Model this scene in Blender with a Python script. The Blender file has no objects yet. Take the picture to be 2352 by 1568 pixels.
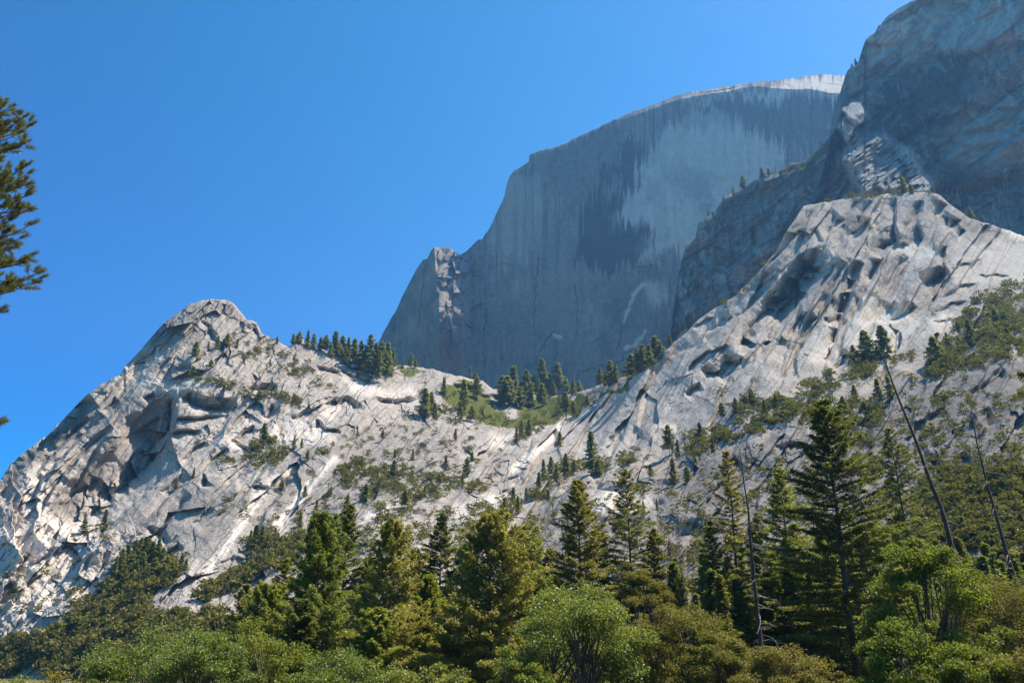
import bpy, math, random
import numpy as np
from mathutils import Vector

S = bpy.context.scene
COL = S.collection
R_ = math.radians

# ------------------------------------------------------------------ camera, sky, sun, exposure
PITCH = R_(22.0)
F = 2352 * 28 / 36.0            # focal length in photo-view units (2352 x 1568)
CAM = np.array([0.0, 0.0, 1.7])
cam_d = bpy.data.cameras.new("camera"); cam_d.lens = 28; cam_d.sensor_width = 36
cam_d.clip_start = 0.1; cam_d.clip_end = 40000
cam = bpy.data.objects.new("camera", cam_d); COL.objects.link(cam)
cam.location = CAM; cam.rotation_euler = (math.pi / 2 + PITCH, 0, 0)
S.camera = cam

SUN_EL, SUN_AZ = R_(60), R_(74)      # azimuth clockwise from +Y (view direction)
SUN = Vector((math.sin(SUN_AZ) * math.cos(SUN_EL), math.cos(SUN_AZ) * math.cos(SUN_EL), math.sin(SUN_EL)))
sd = bpy.data.lights.new("sun", 'SUN'); sd.energy = 5.0; sd.angle = R_(0.53); sd.color = (1.0, 0.90, 0.75)
so = bpy.data.objects.new("sun", sd); COL.objects.link(so)
so.rotation_euler = SUN.to_track_quat('Z', 'Y').to_euler()

wd = bpy.data.worlds.new("World"); S.world = wd; wd.use_nodes = True
nt = wd.node_tree; nt.nodes.clear()
w_out = nt.nodes.new('ShaderNodeOutputWorld'); w_bg = nt.nodes.new('ShaderNodeBackground')
sky = nt.nodes.new('ShaderNodeTexSky'); sky.sky_type = 'NISHITA'; sky.sun_disc = False
sky.sun_elevation = SUN_EL; sky.sun_rotation = SUN_AZ; sky.altitude = 1300
sky.air_density = 1.0; sky.dust_density = 0.6; sky.ozone_density = 2.0
w_hs = nt.nodes.new('ShaderNodeHueSaturation'); w_hs.inputs['Saturation'].default_value = 1.2
w_hs.inputs['Hue'].default_value = 0.491
w_ga = nt.nodes.new('ShaderNodeGamma'); w_ga.inputs[1].default_value = 1.5
nt.links.new(sky.outputs[0], w_ga.inputs[0]); nt.links.new(w_ga.outputs[0], w_hs.inputs['Color']); 
# deep polarised blue away from the sun, paler towards it
w_tc = nt.nodes.new('ShaderNodeTexCoord'); w_dt = nt.nodes.new('ShaderNodeVectorMath'); w_dt.operation = 'DOT_PRODUCT'; w_dt.inputs[1].default_value = SUN
w_mr = nt.nodes.new('ShaderNodeMapRange'); w_mr.inputs[1].default_value = .02; w_mr.inputs[2].default_value = .72; w_mr.interpolation_type = 'SMOOTHSTEP'
w_tint = nt.nodes.new('ShaderNodeMix'); w_tint.data_type = 'RGBA'; w_tint.inputs[6].default_value = (.0, .60, .80, 1); w_tint.inputs[7].default_value = (3.0, 1.15, .93, 1)
w_mul = nt.nodes.new('ShaderNodeMix'); w_mul.data_type = 'RGBA'; w_mul.blend_type = 'MULTIPLY'; w_mul.inputs[0].default_value = 1
nt.links.new(w_tc.outputs['Generated'], w_dt.inputs[0]); nt.links.new(w_dt.outputs['Value'], w_mr.inputs[0]); nt.links.new(w_mr.outputs[0], w_tint.inputs[0])
nt.links.new(w_hs.outputs[0], w_mul.inputs[6]); nt.links.new(w_tint.outputs[2], w_mul.inputs[7]); nt.links.new(w_mul.outputs[2], w_bg.inputs[0])
nt.links.new(w_bg.outputs[0], w_out.inputs[0]); w_bg.inputs[1].default_value = 0.039
S.view_settings.view_transform = 'Standard'; S.view_settings.look = 'None'
S.view_settings.gamma = 1.0; S.view_settings.exposure = 1.5
S.cycles.use_denoising = True; S.cycles.max_bounces = 6; S.cycles.transparent_max_bounces = 6; S.cycles.volume_bounces = 0

# ------------------------------------------------------------------ helpers
cp, sp = math.cos(PITCH), math.sin(PITCH)
def dirs(X, Y):
    x = (np.asarray(X, float) - 1176) / F; y = (784 - np.asarray(Y, float)) / F
    return np.stack([x, cp - y * sp, sp + y * cp], -1)
def at(X, Y, R):
    """photo position (X, Y) at the world distance y = R -> world point"""
    d = dirs(X, Y); return CAM + d * (np.asarray(R) / d[..., 1])[..., None]

def hash2(ix, iy, seed):
    h = (ix.astype(np.int64) * 374761393 + iy.astype(np.int64) * 668265263 + seed * 1442695041) & 0x7fffffff
    h = ((h ^ (h >> 13)) * 1274126177) & 0x7fffffff
    return ((h ^ (h >> 16)) & 0xffffff) / float(0x1000000)
def vn(x, y, seed=0):
    ix = np.floor(x); iy = np.floor(y); fx = x - ix; fy = y - iy
    fx = fx * fx * fx * (fx * (fx * 6 - 15) + 10); fy = fy * fy * fy * (fy * (fy * 6 - 15) + 10)
    a = hash2(ix, iy, seed); b = hash2(ix + 1, iy, seed); c = hash2(ix, iy + 1, seed); d = hash2(ix + 1, iy + 1, seed)
    return (a + (b - a) * fx) * (1 - fy) + (c + (d - c) * fx) * fy - 0.5
def fbm(x, y, seed=0, o=5, g=0.5):
    r = 0; a = 1.0
    for k in range(o):
        r = r + a * vn(x * 2 ** k * 1.03 + 17.3 * k, y * 2 ** k * 1.03 - 9.1 * k, seed + k * 7); a *= g
    return r
def facets(x, y, seed, tilt=1.0):
    """fractured blocks: every cell is a plane with its own offset and tilt"""
    ix = np.floor(x); iy = np.floor(y); best = np.full(x.shape, 9.0); val = np.zeros(x.shape)
    for dx in (-1, 0, 1):
        for dy in (-1, 0, 1):
            cx = ix + dx; cy = iy + dy
            px = cx + 0.15 + 0.7 * hash2(cx, cy, seed); py = cy + 0.15 + 0.7 * hash2(cx, cy, seed + 1)
            d = (x - px) ** 2 + (y - py) ** 2
            v = (hash2(cx, cy, seed + 2) - .5) + tilt * ((x - px) * (hash2(cx, cy, seed + 3) - .5) * 2 + (y - py) * (hash2(cx, cy, seed + 4) - .5) * 2)
            m = d < best; best = np.where(m, d, best); val = np.where(m, v, val)
    return val
def fsoft(x, y, seed, tilt=1.0, k=14.0):
    """the same blocks with worn, sloping sides"""
    ix = np.floor(x); iy = np.floor(y); sw = np.zeros(x.shape); sv = np.zeros(x.shape)
    for dx in (-1, 0, 1):
        for dy in (-1, 0, 1):
            cx = ix + dx; cy = iy + dy
            px = cx + 0.15 + 0.7 * hash2(cx, cy, seed); py = cy + 0.15 + 0.7 * hash2(cx, cy, seed + 1)
            w = np.exp(-k * ((x - px) ** 2 + (y - py) ** 2)); sw = sw + w
            sv = sv + w * ((hash2(cx, cy, seed + 2) - .5) * 1.6 + tilt * ((x - px) * (hash2(cx, cy, seed + 3) - .5) * 2 + (y - py) * (hash2(cx, cy, seed + 4) - .5) * 2))
    return sv / (sw + 1e-12)
def sstep(a, b, x):
    t = np.clip((x - a) / (b - a), 0, 1); return t * t * (3 - 2 * t)
def tps(ctrl, X, Y):
    c = np.array(ctrl, float); p = c[:, :2] / 500.0; n = len(p)
    def ker(r2): return 0.5 * r2 * np.log(r2 + 1e-9)
    K = ker(((p[:, None] - p[None]) ** 2).sum(-1)) + np.eye(n) * 0.004
    P = np.c_[np.ones(n), p]; A = np.zeros((n + 3, n + 3)); A[:n, :n] = K; A[:n, n:] = P; A[n:, :n] = P.T
    s = np.linalg.solve(A, np.r_[c[:, 2], 0, 0, 0])
    x = X / 500.0; y = Y / 500.0; r = s[n] + s[n + 1] * x + s[n + 2] * y
    for k in range(n): r = r + s[k] * ker((x - p[k, 0]) ** 2 + (y - p[k, 1]) ** 2)
    return r
def seg_dist(X, Y, pts):
    """signed distance to a polyline (positive on its right-hand / lower side when drawn left to right) and place along it 0..1"""
    pts = np.array(pts, float); best = np.full(X.shape, 1e9); sg = np.ones(X.shape); tt = np.zeros(X.shape)
    L = np.hypot(*(pts[1:] - pts[:-1]).T); cum = np.r_[0, np.cumsum(L)]; tot = cum[-1]
    for i in range(len(pts) - 1):
        a, b = pts[i], pts[i + 1]; ab = b - a
        t = np.clip(((X - a[0]) * ab[0] + (Y - a[1]) * ab[1]) / max(1e-9, (ab ** 2).sum()), 0, 1)
        d = np.hypot(X - a[0] - t * ab[0], Y - a[1] - t * ab[1])
        s = np.sign(ab[0] * (Y - a[1]) - ab[1] * (X - a[0])); s = np.where(s == 0, 1, s)
        m = d < best; best = np.where(m, d, best); sg = np.where(m, s, sg); tt = np.where(m, (cum[i] + t * L[i]) / tot, tt)
    return best * sg, tt
def in_poly(X, Y, poly):
    ins = np.zeros(np.shape(X), bool); n = len(poly)
    for i in range(n):
        x1, y1 = poly[i]; x2, y2 = poly[(i + 1) % n]
        if y1 == y2: continue
        c = ((y1 > Y) != (y2 > Y)) & (X < (x2 - x1) * (Y - y1) / (y2 - y1) + x1); ins ^= c
    return ins
def soft_poly(X, Y, poly, w):
    out = np.zeros(X.shape); P = np.array(poly)
    m = (X > P[:, 0].min() - w) & (X < P[:, 0].max() + w) & (Y > P[:, 1].min() - w) & (Y < P[:, 1].max() + w)
    if not m.any(): return out
    x = X[m]; y = Y[m]; d = np.abs(seg_dist(x, y, list(poly) + [poly[0]])[0])
    out[m] = sstep(-w, w, np.where(in_poly(x, y, poly), d, -d)); return out

def new_mesh(name, v, f, mats, mi=None, smooth=False, attrs=None):
    me = bpy.data.meshes.new(name); v = np.asarray(v, np.float32); f = np.asarray(f, np.int32); n, k = f.shape
    me.vertices.add(len(v)); me.vertices.foreach_set('co', v.ravel())
    me.loops.add(n * k); me.loops.foreach_set('vertex_index', f.ravel())
    me.polygons.add(n); me.polygons.foreach_set('loop_start', np.arange(0, n * k, k, dtype=np.int32))
    me.polygons.foreach_set('use_smooth', np.full(n, smooth))
    for m in (mats if isinstance(mats, (list, tuple)) else [mats]): me.materials.append(m)
    if mi is not None: me.polygons.foreach_set('material_index', np.asarray(mi, np.int32))
    me.update(calc_edges=True)
    for an, av in (attrs or {}).items():
        a = me.attributes.new(an, 'FLOAT', 'POINT'); a.data.foreach_set('value', np.asarray(av, np.float32).ravel())
    return me
def obj(name, me, parent=None):
    o = bpy.data.objects.new(name, me); COL.objects.link(o)
    if parent: o.parent = parent
    return o
def tag(o, label, cat, group=None, kind=None):
    o['label'] = label; o['category'] = cat
    if group: o['group'] = group
    if kind: o['kind'] = kind
    return o

# ------------------------------------------------------------------ materials
def mat(name):
    m = bpy.data.materials.new(name); m.use_nodes = True; t = m.node_tree; t.nodes.clear()
    o = t.nodes.new('ShaderNodeOutputMaterial'); return m, t, o
class G:
    def __init__(s, t): s.t = t
    def n(s, typ, **k):
        x = s.t.nodes.new(typ)
        for a, b in k.items(): setattr(x, a, b)
        return x
    def l(s, a, b): s.t.links.new(a, b)
    def noise(s, vec, scale, detail=4, rough=.55):
        x = s.n('ShaderNodeTexNoise'); x.inputs['Scale'].default_value = scale; x.inputs['Detail'].default_value = detail
        x.inputs['Roughness'].default_value = rough; s.l(vec, x.inputs['Vector']); return x.outputs['Fac']
    def mapv(s, vec, sc, rot=(0, 0, 0)):
        x = s.n('ShaderNodeMapping'); x.inputs['Scale'].default_value = sc; x.inputs['Rotation'].default_value = rot
        s.l(vec, x.inputs['Vector']); return x.outputs[0]
    def rng(s, v, a, b, c=0., d=1.):
        x = s.n('ShaderNodeMapRange'); x.inputs[1].default_value = a; x.inputs[2].default_value = b
        x.inputs[3].default_value = c; x.inputs[4].default_value = d; s.l(v, x.inputs[0]); return x.outputs[0]
    def mix(s, f, a, b, mode='MIX'):
        x = s.n('ShaderNodeMix', data_type='RGBA', blend_type=mode)
        for v, i in ((f, 0), (a, 6), (b, 7)):
            if hasattr(v, 'is_linked'): s.l(v, x.inputs[i])
            else: x.inputs[i].default_value = v if i == 0 else (*v, 1)
        return x.outputs[2]
    def math(s, op, a, b):
        x = s.n('ShaderNodeMath', operation=op)
        for v, i in ((a, 0), (b, 1)):
            if hasattr(v, 'is_linked'): s.l(v, x.inputs[i])
            else: x.inputs[i].default_value = v
        return x.outputs[0]
    def attr(s, name):
        x = s.n('ShaderNodeAttribute'); x.attribute_name = name; return x.outputs['Fac']

def rock_mat(name, light, dark, warm, streak_rot=(0, 0, 0), streak=(1, 1, .12), streak_amt=.5, sc=1.0, bump=1.0, palek=1.5):
    m, t, out = mat(name); g = G(t)
    co = g.n('ShaderNodeNewGeometry').outputs['Position']
    n1 = g.noise(co, .012 * sc, 6, .6); n2 = g.noise(co, .09 * sc, 8, .68); n3 = g.noise(co, .55 * sc, 4, .6)
    cx = g.n('ShaderNodeCombineXYZ'); g.l(g.attr('along'), cx.inputs[0]); g.l(g.attr('across'), cx.inputs[1]); uv = cx.outputs[0]
    st = g.noise(g.mapv(uv, (.008 * sc, .11 * sc, 1)), 1.0, 6, .62)
    c = g.mix(g.rng(n1, .3, .7), light, tuple(.78 * k for k in light))
    c = g.mix(g.rng(n2, .45, .75, 0, .6), c, dark)
    c = g.mix(g.math('MULTIPLY', g.math('MULTIPLY', g.rng(st, .46, .64), g.rng(g.noise(co, .006 * sc, 4), .38, .58)), streak_amt), c, dark)
    c = g.mix(g.rng(n3, .5, .8, 0, .5), c, tuple(.6 * k for k in dark))
    # fine joints and weathered seams, mostly running with the sheets
    wv = g.noise(co, .05 * sc, 3); wob = g.n('ShaderNodeVectorMath', operation='ADD'); cw = g.n('ShaderNodeCombineXYZ'); g.l(g.math('MULTIPLY', wv, 40 / sc), cw.inputs[1]); g.l(uv, wob.inputs[0]); g.l(cw.outputs[0], wob.inputs[1])
    for k1, k2, wd_, am in ((.012, .07, .018, .75), (.05, .2, .022, .6), (.16, .05, .016, .5)):
        q = g.noise(g.mapv(wob.outputs[0], (k1 * sc, k2 * sc, 1)), 1.0, 3, .55)
        c = g.mix(g.math('MULTIPLY', g.rng(g.math('ABSOLUTE', g.math('SUBTRACT', q, .5), 0), 0, wd_, am, 0), g.rng(n2, .35, .6, .3, 1)), c, tuple(.38 * k for k in dark))
    c = g.mix(g.rng(g.noise(co, .35 * sc, 6, .75), .52, .7, 0, .55), c, tuple(.72 * k for k in dark))
    c = g.mix(g.rng(g.noise(co, .22 * sc, 6, .7), .54, .7, 0, .5), c, tuple(min(.8, 1.3 * k) for k in light))
    c = g.mix(g.math('MULTIPLY', g.attr('warm'), g.rng(n2, .3, .62, .25, 1.)), c, warm)
    c = g.mix(g.math('MULTIPLY', g.attr('stain_shade'), g.rng(n2, .25, .5, .8, 1.)), c, tuple(.42 * k for k in dark))  # real staining on the dome; on the peak, shade put into the colour
    c = g.mix(g.math('MULTIPLY', g.attr('grey'), g.rng(n2, .3, .6, .6, 1.)), c, (.185, .172, .16))
    c = g.mix(g.math('MULTIPLY', g.attr('pale'), g.rng(n2, .35, .75, 1., .7)), c, tuple(min(.82, palek * k) for k in light))
    gr = g.mix(g.rng(n3, .35, .65), (.06, .075, .018), (.17, .175, .045))
    c = g.mix(g.rng(g.math('ADD', g.attr('grass'), g.math('MULTIPLY', g.math('SUBTRACT', n2, .5), 1.2)), .42, .6), c, gr)
    b = g.n('ShaderNodeBsdfDiffuse'); b.inputs['Roughness'].default_value = .6; g.l(c, b.inputs['Color'])
    h = g.math('ADD', g.math('MULTIPLY', g.noise(co, .16 * sc, 8, .7), 2.6 * bump), g.math('MULTIPLY', g.noise(g.mapv(uv, (.03 * sc, .16 * sc, 1)), 1., 5, .62), 2.2 * bump))
    bp = g.n('ShaderNodeBump'); bp.inputs['Strength'].default_value = .75; bp.inputs['Distance'].default_value = 1.0
    g.l(h, bp.inputs['Height']); g.l(bp.outputs[0], b.inputs['Normal'])
    g.l(b.outputs[0], out.inputs[0]); return m
def leaf_mat(name, a, b, trans=.35, rough=.5, spec=.3, dead=None):
    m, t, out = mat(name); g = G(t)
    geo = g.n('ShaderNodeNewGeometry'); co = g.n('ShaderNodeTexCoord').outputs['Object']
    r = geo.outputs['Random Per Island']; oi = g.n('ShaderNodeObjectInfo').outputs['Random']
    c = g.mix(g.rng(g.math('ADD', g.math('MULTIPLY', r, .55), g.math('MULTIPLY', g.noise(co, .45, 2), .6)), .2, .95), a, b)
    if dead: c = g.mix(g.rng(g.noise(co, 1.1, 3), .56, .68, 0, .85), c, dead)
    hs = g.n('ShaderNodeHueSaturation'); g.l(c, hs.inputs['Color'])
    g.l(g.rng(oi, 0, 1, .485, .515), hs.inputs['Hue']); g.l(g.rng(oi, 0, 1, 1.15, .85), hs.inputs['Value'])
    p = g.n('ShaderNodeBsdfPrincipled'); g.l(hs.outputs[0], p.inputs['Base Color']); p.inputs['Roughness'].default_value = rough
    p.inputs['Specular IOR Level'].default_value = spec
    tr = g.n('ShaderNodeBsdfTranslucent'); g.l(g.mix(1., hs.outputs[0], (1.25, 1.35, .55), 'MULTIPLY'), tr.inputs['Color'])
    x = g.n('ShaderNodeMixShader'); x.inputs[0].default_value = trans; g.l(p.outputs[0], x.inputs[1]); g.l(tr.outputs[0], x.inputs[2])
    g.l(x.outputs[0], out.inputs[0]); return m
def bark_mat(name, a, b):
    m, t, out = mat(name); g = G(t); co = g.n('ShaderNodeTexCoord').outputs['Object']
    n = g.noise(g.mapv(co, (9, 9, 1.4)), 1., 5, .65); n2 = g.noise(co, .6, 3)
    c = g.mix(g.rng(n, .35, .65), a, b); c = g.mix(g.rng(n2, .45, .7, 0, .5), c, tuple(.5 * k for k in a))
    p = g.n('ShaderNodeBsdfPrincipled'); g.l(c, p.inputs['Base Color']); p.inputs['Roughness'].default_value = .9
    bp = g.n('ShaderNodeBump'); bp.inputs['Distance'].default_value = .06; g.l(n, bp.inputs['Height']); g.l(bp.outputs[0], p.inputs['Normal'])
    g.l(p.outputs[0], out.inputs[0]); return m

ROT_R = (0, R_(-28), 0)
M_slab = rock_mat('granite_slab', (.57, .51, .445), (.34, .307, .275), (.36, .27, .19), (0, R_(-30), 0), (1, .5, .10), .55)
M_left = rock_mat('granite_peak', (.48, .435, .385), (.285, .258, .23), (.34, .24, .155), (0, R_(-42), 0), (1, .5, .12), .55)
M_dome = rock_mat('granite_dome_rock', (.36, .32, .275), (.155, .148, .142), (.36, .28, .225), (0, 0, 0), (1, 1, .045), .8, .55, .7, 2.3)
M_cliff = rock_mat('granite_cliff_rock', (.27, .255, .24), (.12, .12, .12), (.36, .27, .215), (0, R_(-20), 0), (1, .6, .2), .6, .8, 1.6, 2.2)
M_bark = bark_mat('bark', (.055, .042, .032), (.12, .09, .07))
M_bark_red = bark_mat('cedar_bark', (.10, .065, .045), (.19, .12, .085))
M_bark_dead = bark_mat('dead_wood', (.13, .11, .095), (.30, .27, .24))
M_bark_burnt = bark_mat('dark_dead_wood', (.03, .024, .02), (.095, .07, .055))
L_fir = leaf_mat('fir_needles', (.072, .085, .022), (.20, .195, .046), .48)
L_pine = leaf_mat('pine_needles', (.105, .108, .030), (.25, .22, .06), .45)
L_cedar = leaf_mat('cedar_sprays', (.115, .128, .028), (.29, .265, .065), .48, dead=(.30, .19, .08))
L_green = leaf_mat('young_cedar_sprays', (.095, .125, .024), (.235, .25, .046), .48)
L_oak = leaf_mat('oak_leaves', (.095, .09, .018), (.23, .205, .048), .28, .7, .15)
L_maple = leaf_mat('maple_leaves', (.065, .092, .016), (.19, .215, .036), .40, .6, .2)
L_alder = leaf_mat('alder_leaves', (.072, .098, .020), (.215, .245, .055), .40, .5, .3)
L_shrub = leaf_mat('shrub_leaves', (.075, .072, .022), (.20, .18, .052), .30, .9, .0)
L_far = leaf_mat('far_conifer_needles', (.105, .125, .048), (.25, .245, .085), .45, .9, .05)
L_dead = leaf_mat('dead_twigs', (.12, .095, .08), (.20, .165, .14), .1, .8, .1)
L_pine_near = leaf_mat('long_pine_needles', (.055, .070, .022), (.14, .14, .05), .35)
# ------------------------------------------------------------------ rock masses
class Sheet:
    """A mountainside: columns of points from its skyline down, each at its own true distance, with the back slope behind the skyline."""
    def __init__(s, sky, ybot, x0, x1, nx, ny, depth, relief, jag=2.0, seed=1):
        sky = np.array(sky, float); s.x = np.linspace(x0, x1, nx)
        s.top = np.interp(s.x, sky[:, 0], sky[:, 1]) + jag * fbm(s.x / 14, s.x * 0, seed, 5, .6)
        s.bot = np.interp(s.x, *np.array(ybot, float).T) if isinstance(ybot, list) else np.full(nx, float(ybot))
        v = np.linspace(0, 1, ny)[:, None]
        s.X = np.repeat(s.x[None], ny, 0); s.Y = s.top[None] + (s.bot - s.top)[None] * v
        s.R0 = depth(s.X, s.Y); s.P0 = at(s.X, s.Y, s.R0)
        # the top edge of the mass rounds over before the skyline
        s.R = s.R0 + relief(s, s.X, s.Y, s.P0) + 10 * np.exp(-(s.Y - s.top[None]) / 2.5)
        s.P = at(s.X, s.Y, s.R); s.nx = nx; s.ny = ny
    def pos(s, X, Y):
        """surface point seen at the photo position, by bilinear lookup"""
        X = np.asarray(X, float); i = np.clip((X - s.x[0]) / (s.x[1] - s.x[0]), 0, s.nx - 1.001).astype(int)
        j = np.clip((Y - s.top[i]) / (s.bot[i] - s.top[i]) * (s.ny - 1), 0, s.ny - 1).astype(int)
        return s.P[j, i], s.R[j, i]
    def build(s, name, m, attrs, keep=None):
        back = []
        top = s.P[0]
        for d, dz in ((12, -2), (40, -14), (110, -60), (260, -200), (480, -460), (800, -1200)):
            q = top + np.array([0, d, dz]); q[:, 0] += (top[:, 0] - top[:, 0].mean()) * 0.0; back.append(q)
        P = np.concatenate([np.array(back[::-1]), s.P], 0); P[..., 2] = np.maximum(P[..., 2], -9); nb = len(back); ny = s.ny + nb; nx = s.nx
        at_ = {k: np.concatenate([np.repeat(a[:1], nb, 0), a], 0) for k, a in attrs.items()}
        idx = np.arange(ny * nx).reshape(ny, nx)
        f = np.stack([idx[:-1, :-1], idx[1:, :-1], idx[1:, 1:], idx[:-1, 1:]], -1)
        fk = f.reshape(-1, 4)
        if keep is not None:
            kk = np.concatenate([np.repeat(keep[:1], nb, 0), keep], 0)[:-1, :-1].reshape(-1); fk = fk[kk]
        used = np.zeros(ny * nx, bool); used[fk.ravel()] = True; remap = np.cumsum(used) - 1
        me = new_mesh(name, P.reshape(-1, 3)[used], remap[fk], m, None, False, {k: a.reshape(-1)[used] for k, a in at_.items()})
        return obj(name, me)

def apply_steps(steps, X, Y, R):
    """rock ledges and flakes: beyond the drawn edge the face steps back by amp metres over h, and comes out again over L"""
    out = np.zeros(X.shape)
    for pts, amp, h, L in steps:
        P = np.array(pts); pad = h + 9 * L
        m = (X > P[:, 0].min() - pad) & (X < P[:, 0].max() + pad) & (Y > P[:, 1].min() - pad) & (Y < P[:, 1].max() + pad)
        if not m.any(): continue
        x = X[m]; y = Y[m]
        x = x + 4 * vn(x / 16, y / 16, 71) ; y = y + 5 * vn(x / 14, y / 14, 72)
        d, t = seg_dist(x, y, pts)
        taper = np.clip(np.minimum(t, 1 - t) * 5, 0, 1) ** .7
        hh = h * (.35 + .65 * taper)
        if P[:, 0].mean() > 1500 and L < 13 and h < 22: L = 2.6 * L
        r = amp * taper * np.clip(d / hh, 0, 1) * np.exp(-np.maximum(0, d - hh) / L) * (d > 0)
        out[m] += r
    return out
def saw(c, w, duty=.12):
    """exfoliation steps: the face creeps outwards, then steps back sharply"""
    p = c - np.floor(c); return np.where(p < duty, p / duty, 1 - (p - duty) / (1 - duty)) * w

SKY_SLOPE = [(-700, 1500), (-200, 1262), (-150, 1230), (0, 1104), (22, 1068), (37, 1053), (86, 1016), (109, 999), (150, 956), (199, 907), (240, 877), (277, 860), (289, 839), (319, 809),
    (352, 768), (379, 740), (416, 712), (431, 701), (461, 689), (487, 686), (517, 688), (536, 695), (551, 714), (566, 734), (589, 740),
    (600, 766), (615, 770), (637, 785), (664, 796), (679, 781), (694, 779), (727, 798), (780, 815), (850, 833), (908, 836), (964, 843), (994, 848),
    (1046, 862), (1110, 876), (1133, 893), (1190, 905), (1253, 909), (1309, 906), (1346, 894), (1384, 883), (1451, 857), (1496, 831), (1568, 771),
    (1605, 733), (1692, 677), (1748, 617), (1782, 579), (1800, 542), (1827, 501), (1845, 474), (1879, 467), (1943, 456), (1999, 452), (2055, 443),
    (2123, 441), (2153, 444), (2183, 469), (2220, 497), (2250, 508), (2280, 516), (2318, 529), (2352, 542), (2500, 585), (3000, 700)]
CTRL_SLOPE = [(-600, 1500, 860), (-600, 1700, 700), (2950, 700, 760), (2950, 1100, 330), (2950, 1700, 170), (-150, 1600, 600), (-150, 1250, 790), (0, 1568, 560), (0, 1400, 640), (0, 1250, 710), (0, 1110, 790), (200, 1568, 480), (200, 1400, 600), (200, 1250, 690), (200, 1100, 765),
    (150, 1000, 830), (300, 870, 890), (400, 1000, 810), (430, 880, 865), (430, 720, 960), (490, 690, 990), (600, 770, 1010), (690, 785, 1040),
    (550, 1000, 800), (560, 900, 870), (700, 900, 900), (700, 1000, 800), (700, 1150, 670), (700, 1250, 580), (700, 1400, 450), (400, 1250, 640), (400, 1400, 520), (450, 1100, 725),
    (880, 840, 1090), (1000, 860, 1120), (1140, 895, 1180), (1160, 950, 1060), (900, 950, 930), (1000, 1050, 790), (1000, 1200, 570), (900, 1300, 450), (1180, 1000, 920), (1150, 1100, 720), (1100, 1250, 460),
    (1250, 915, 1180), (1250, 1050, 770), (1250, 1180, 520), (1300, 1300, 350), (1400, 890, 930), (1500, 830, 860), (1400, 1050, 620), (1500, 1000, 620), (1500, 1200, 390), (1500, 1350, 290),
    (1700, 670, 830), (1700, 800, 660), (1700, 1000, 480), (1700, 1150, 370), (1700, 1350, 250), (1830, 500, 850), (1850, 600, 755), (1900, 800, 600), (1950, 1000, 440), (1950, 1200, 320), (1950, 1400, 230),
    (2060, 450, 870), (2140, 445, 880), (2100, 600, 735), (2150, 750, 600), (2200, 900, 460), (2200, 1100, 330), (2200, 1350, 230), (2352, 545, 890), (2352, 650, 720), (2352, 750, 575), (2352, 900, 410), (2352, 1100, 300), (2352, 1300, 230),
    (2500, 600, 900), (2500, 1000, 340), (0, 1750, 480), (600, 1750, 240), (1200, 1700, 205), (1800, 1700, 175), (2400, 1700, 165)]

def Z(ox, oy, *p): return [(ox + .3749 * x, oy + .3749 * y) for x, y in p]
def z2(*p): return Z(784, 392, *p)
def z3(*p): return Z(1568, 0, *p)
def z4(*p): return Z(1568, 392, *p)
def z5(*p): return Z(0, 637, *p)
def z6(*p): return Z(0, 980, *p)
def z7(*p): return Z(784, 980, *p)
def z8(*p): return Z(1568, 980, *p)
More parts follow.
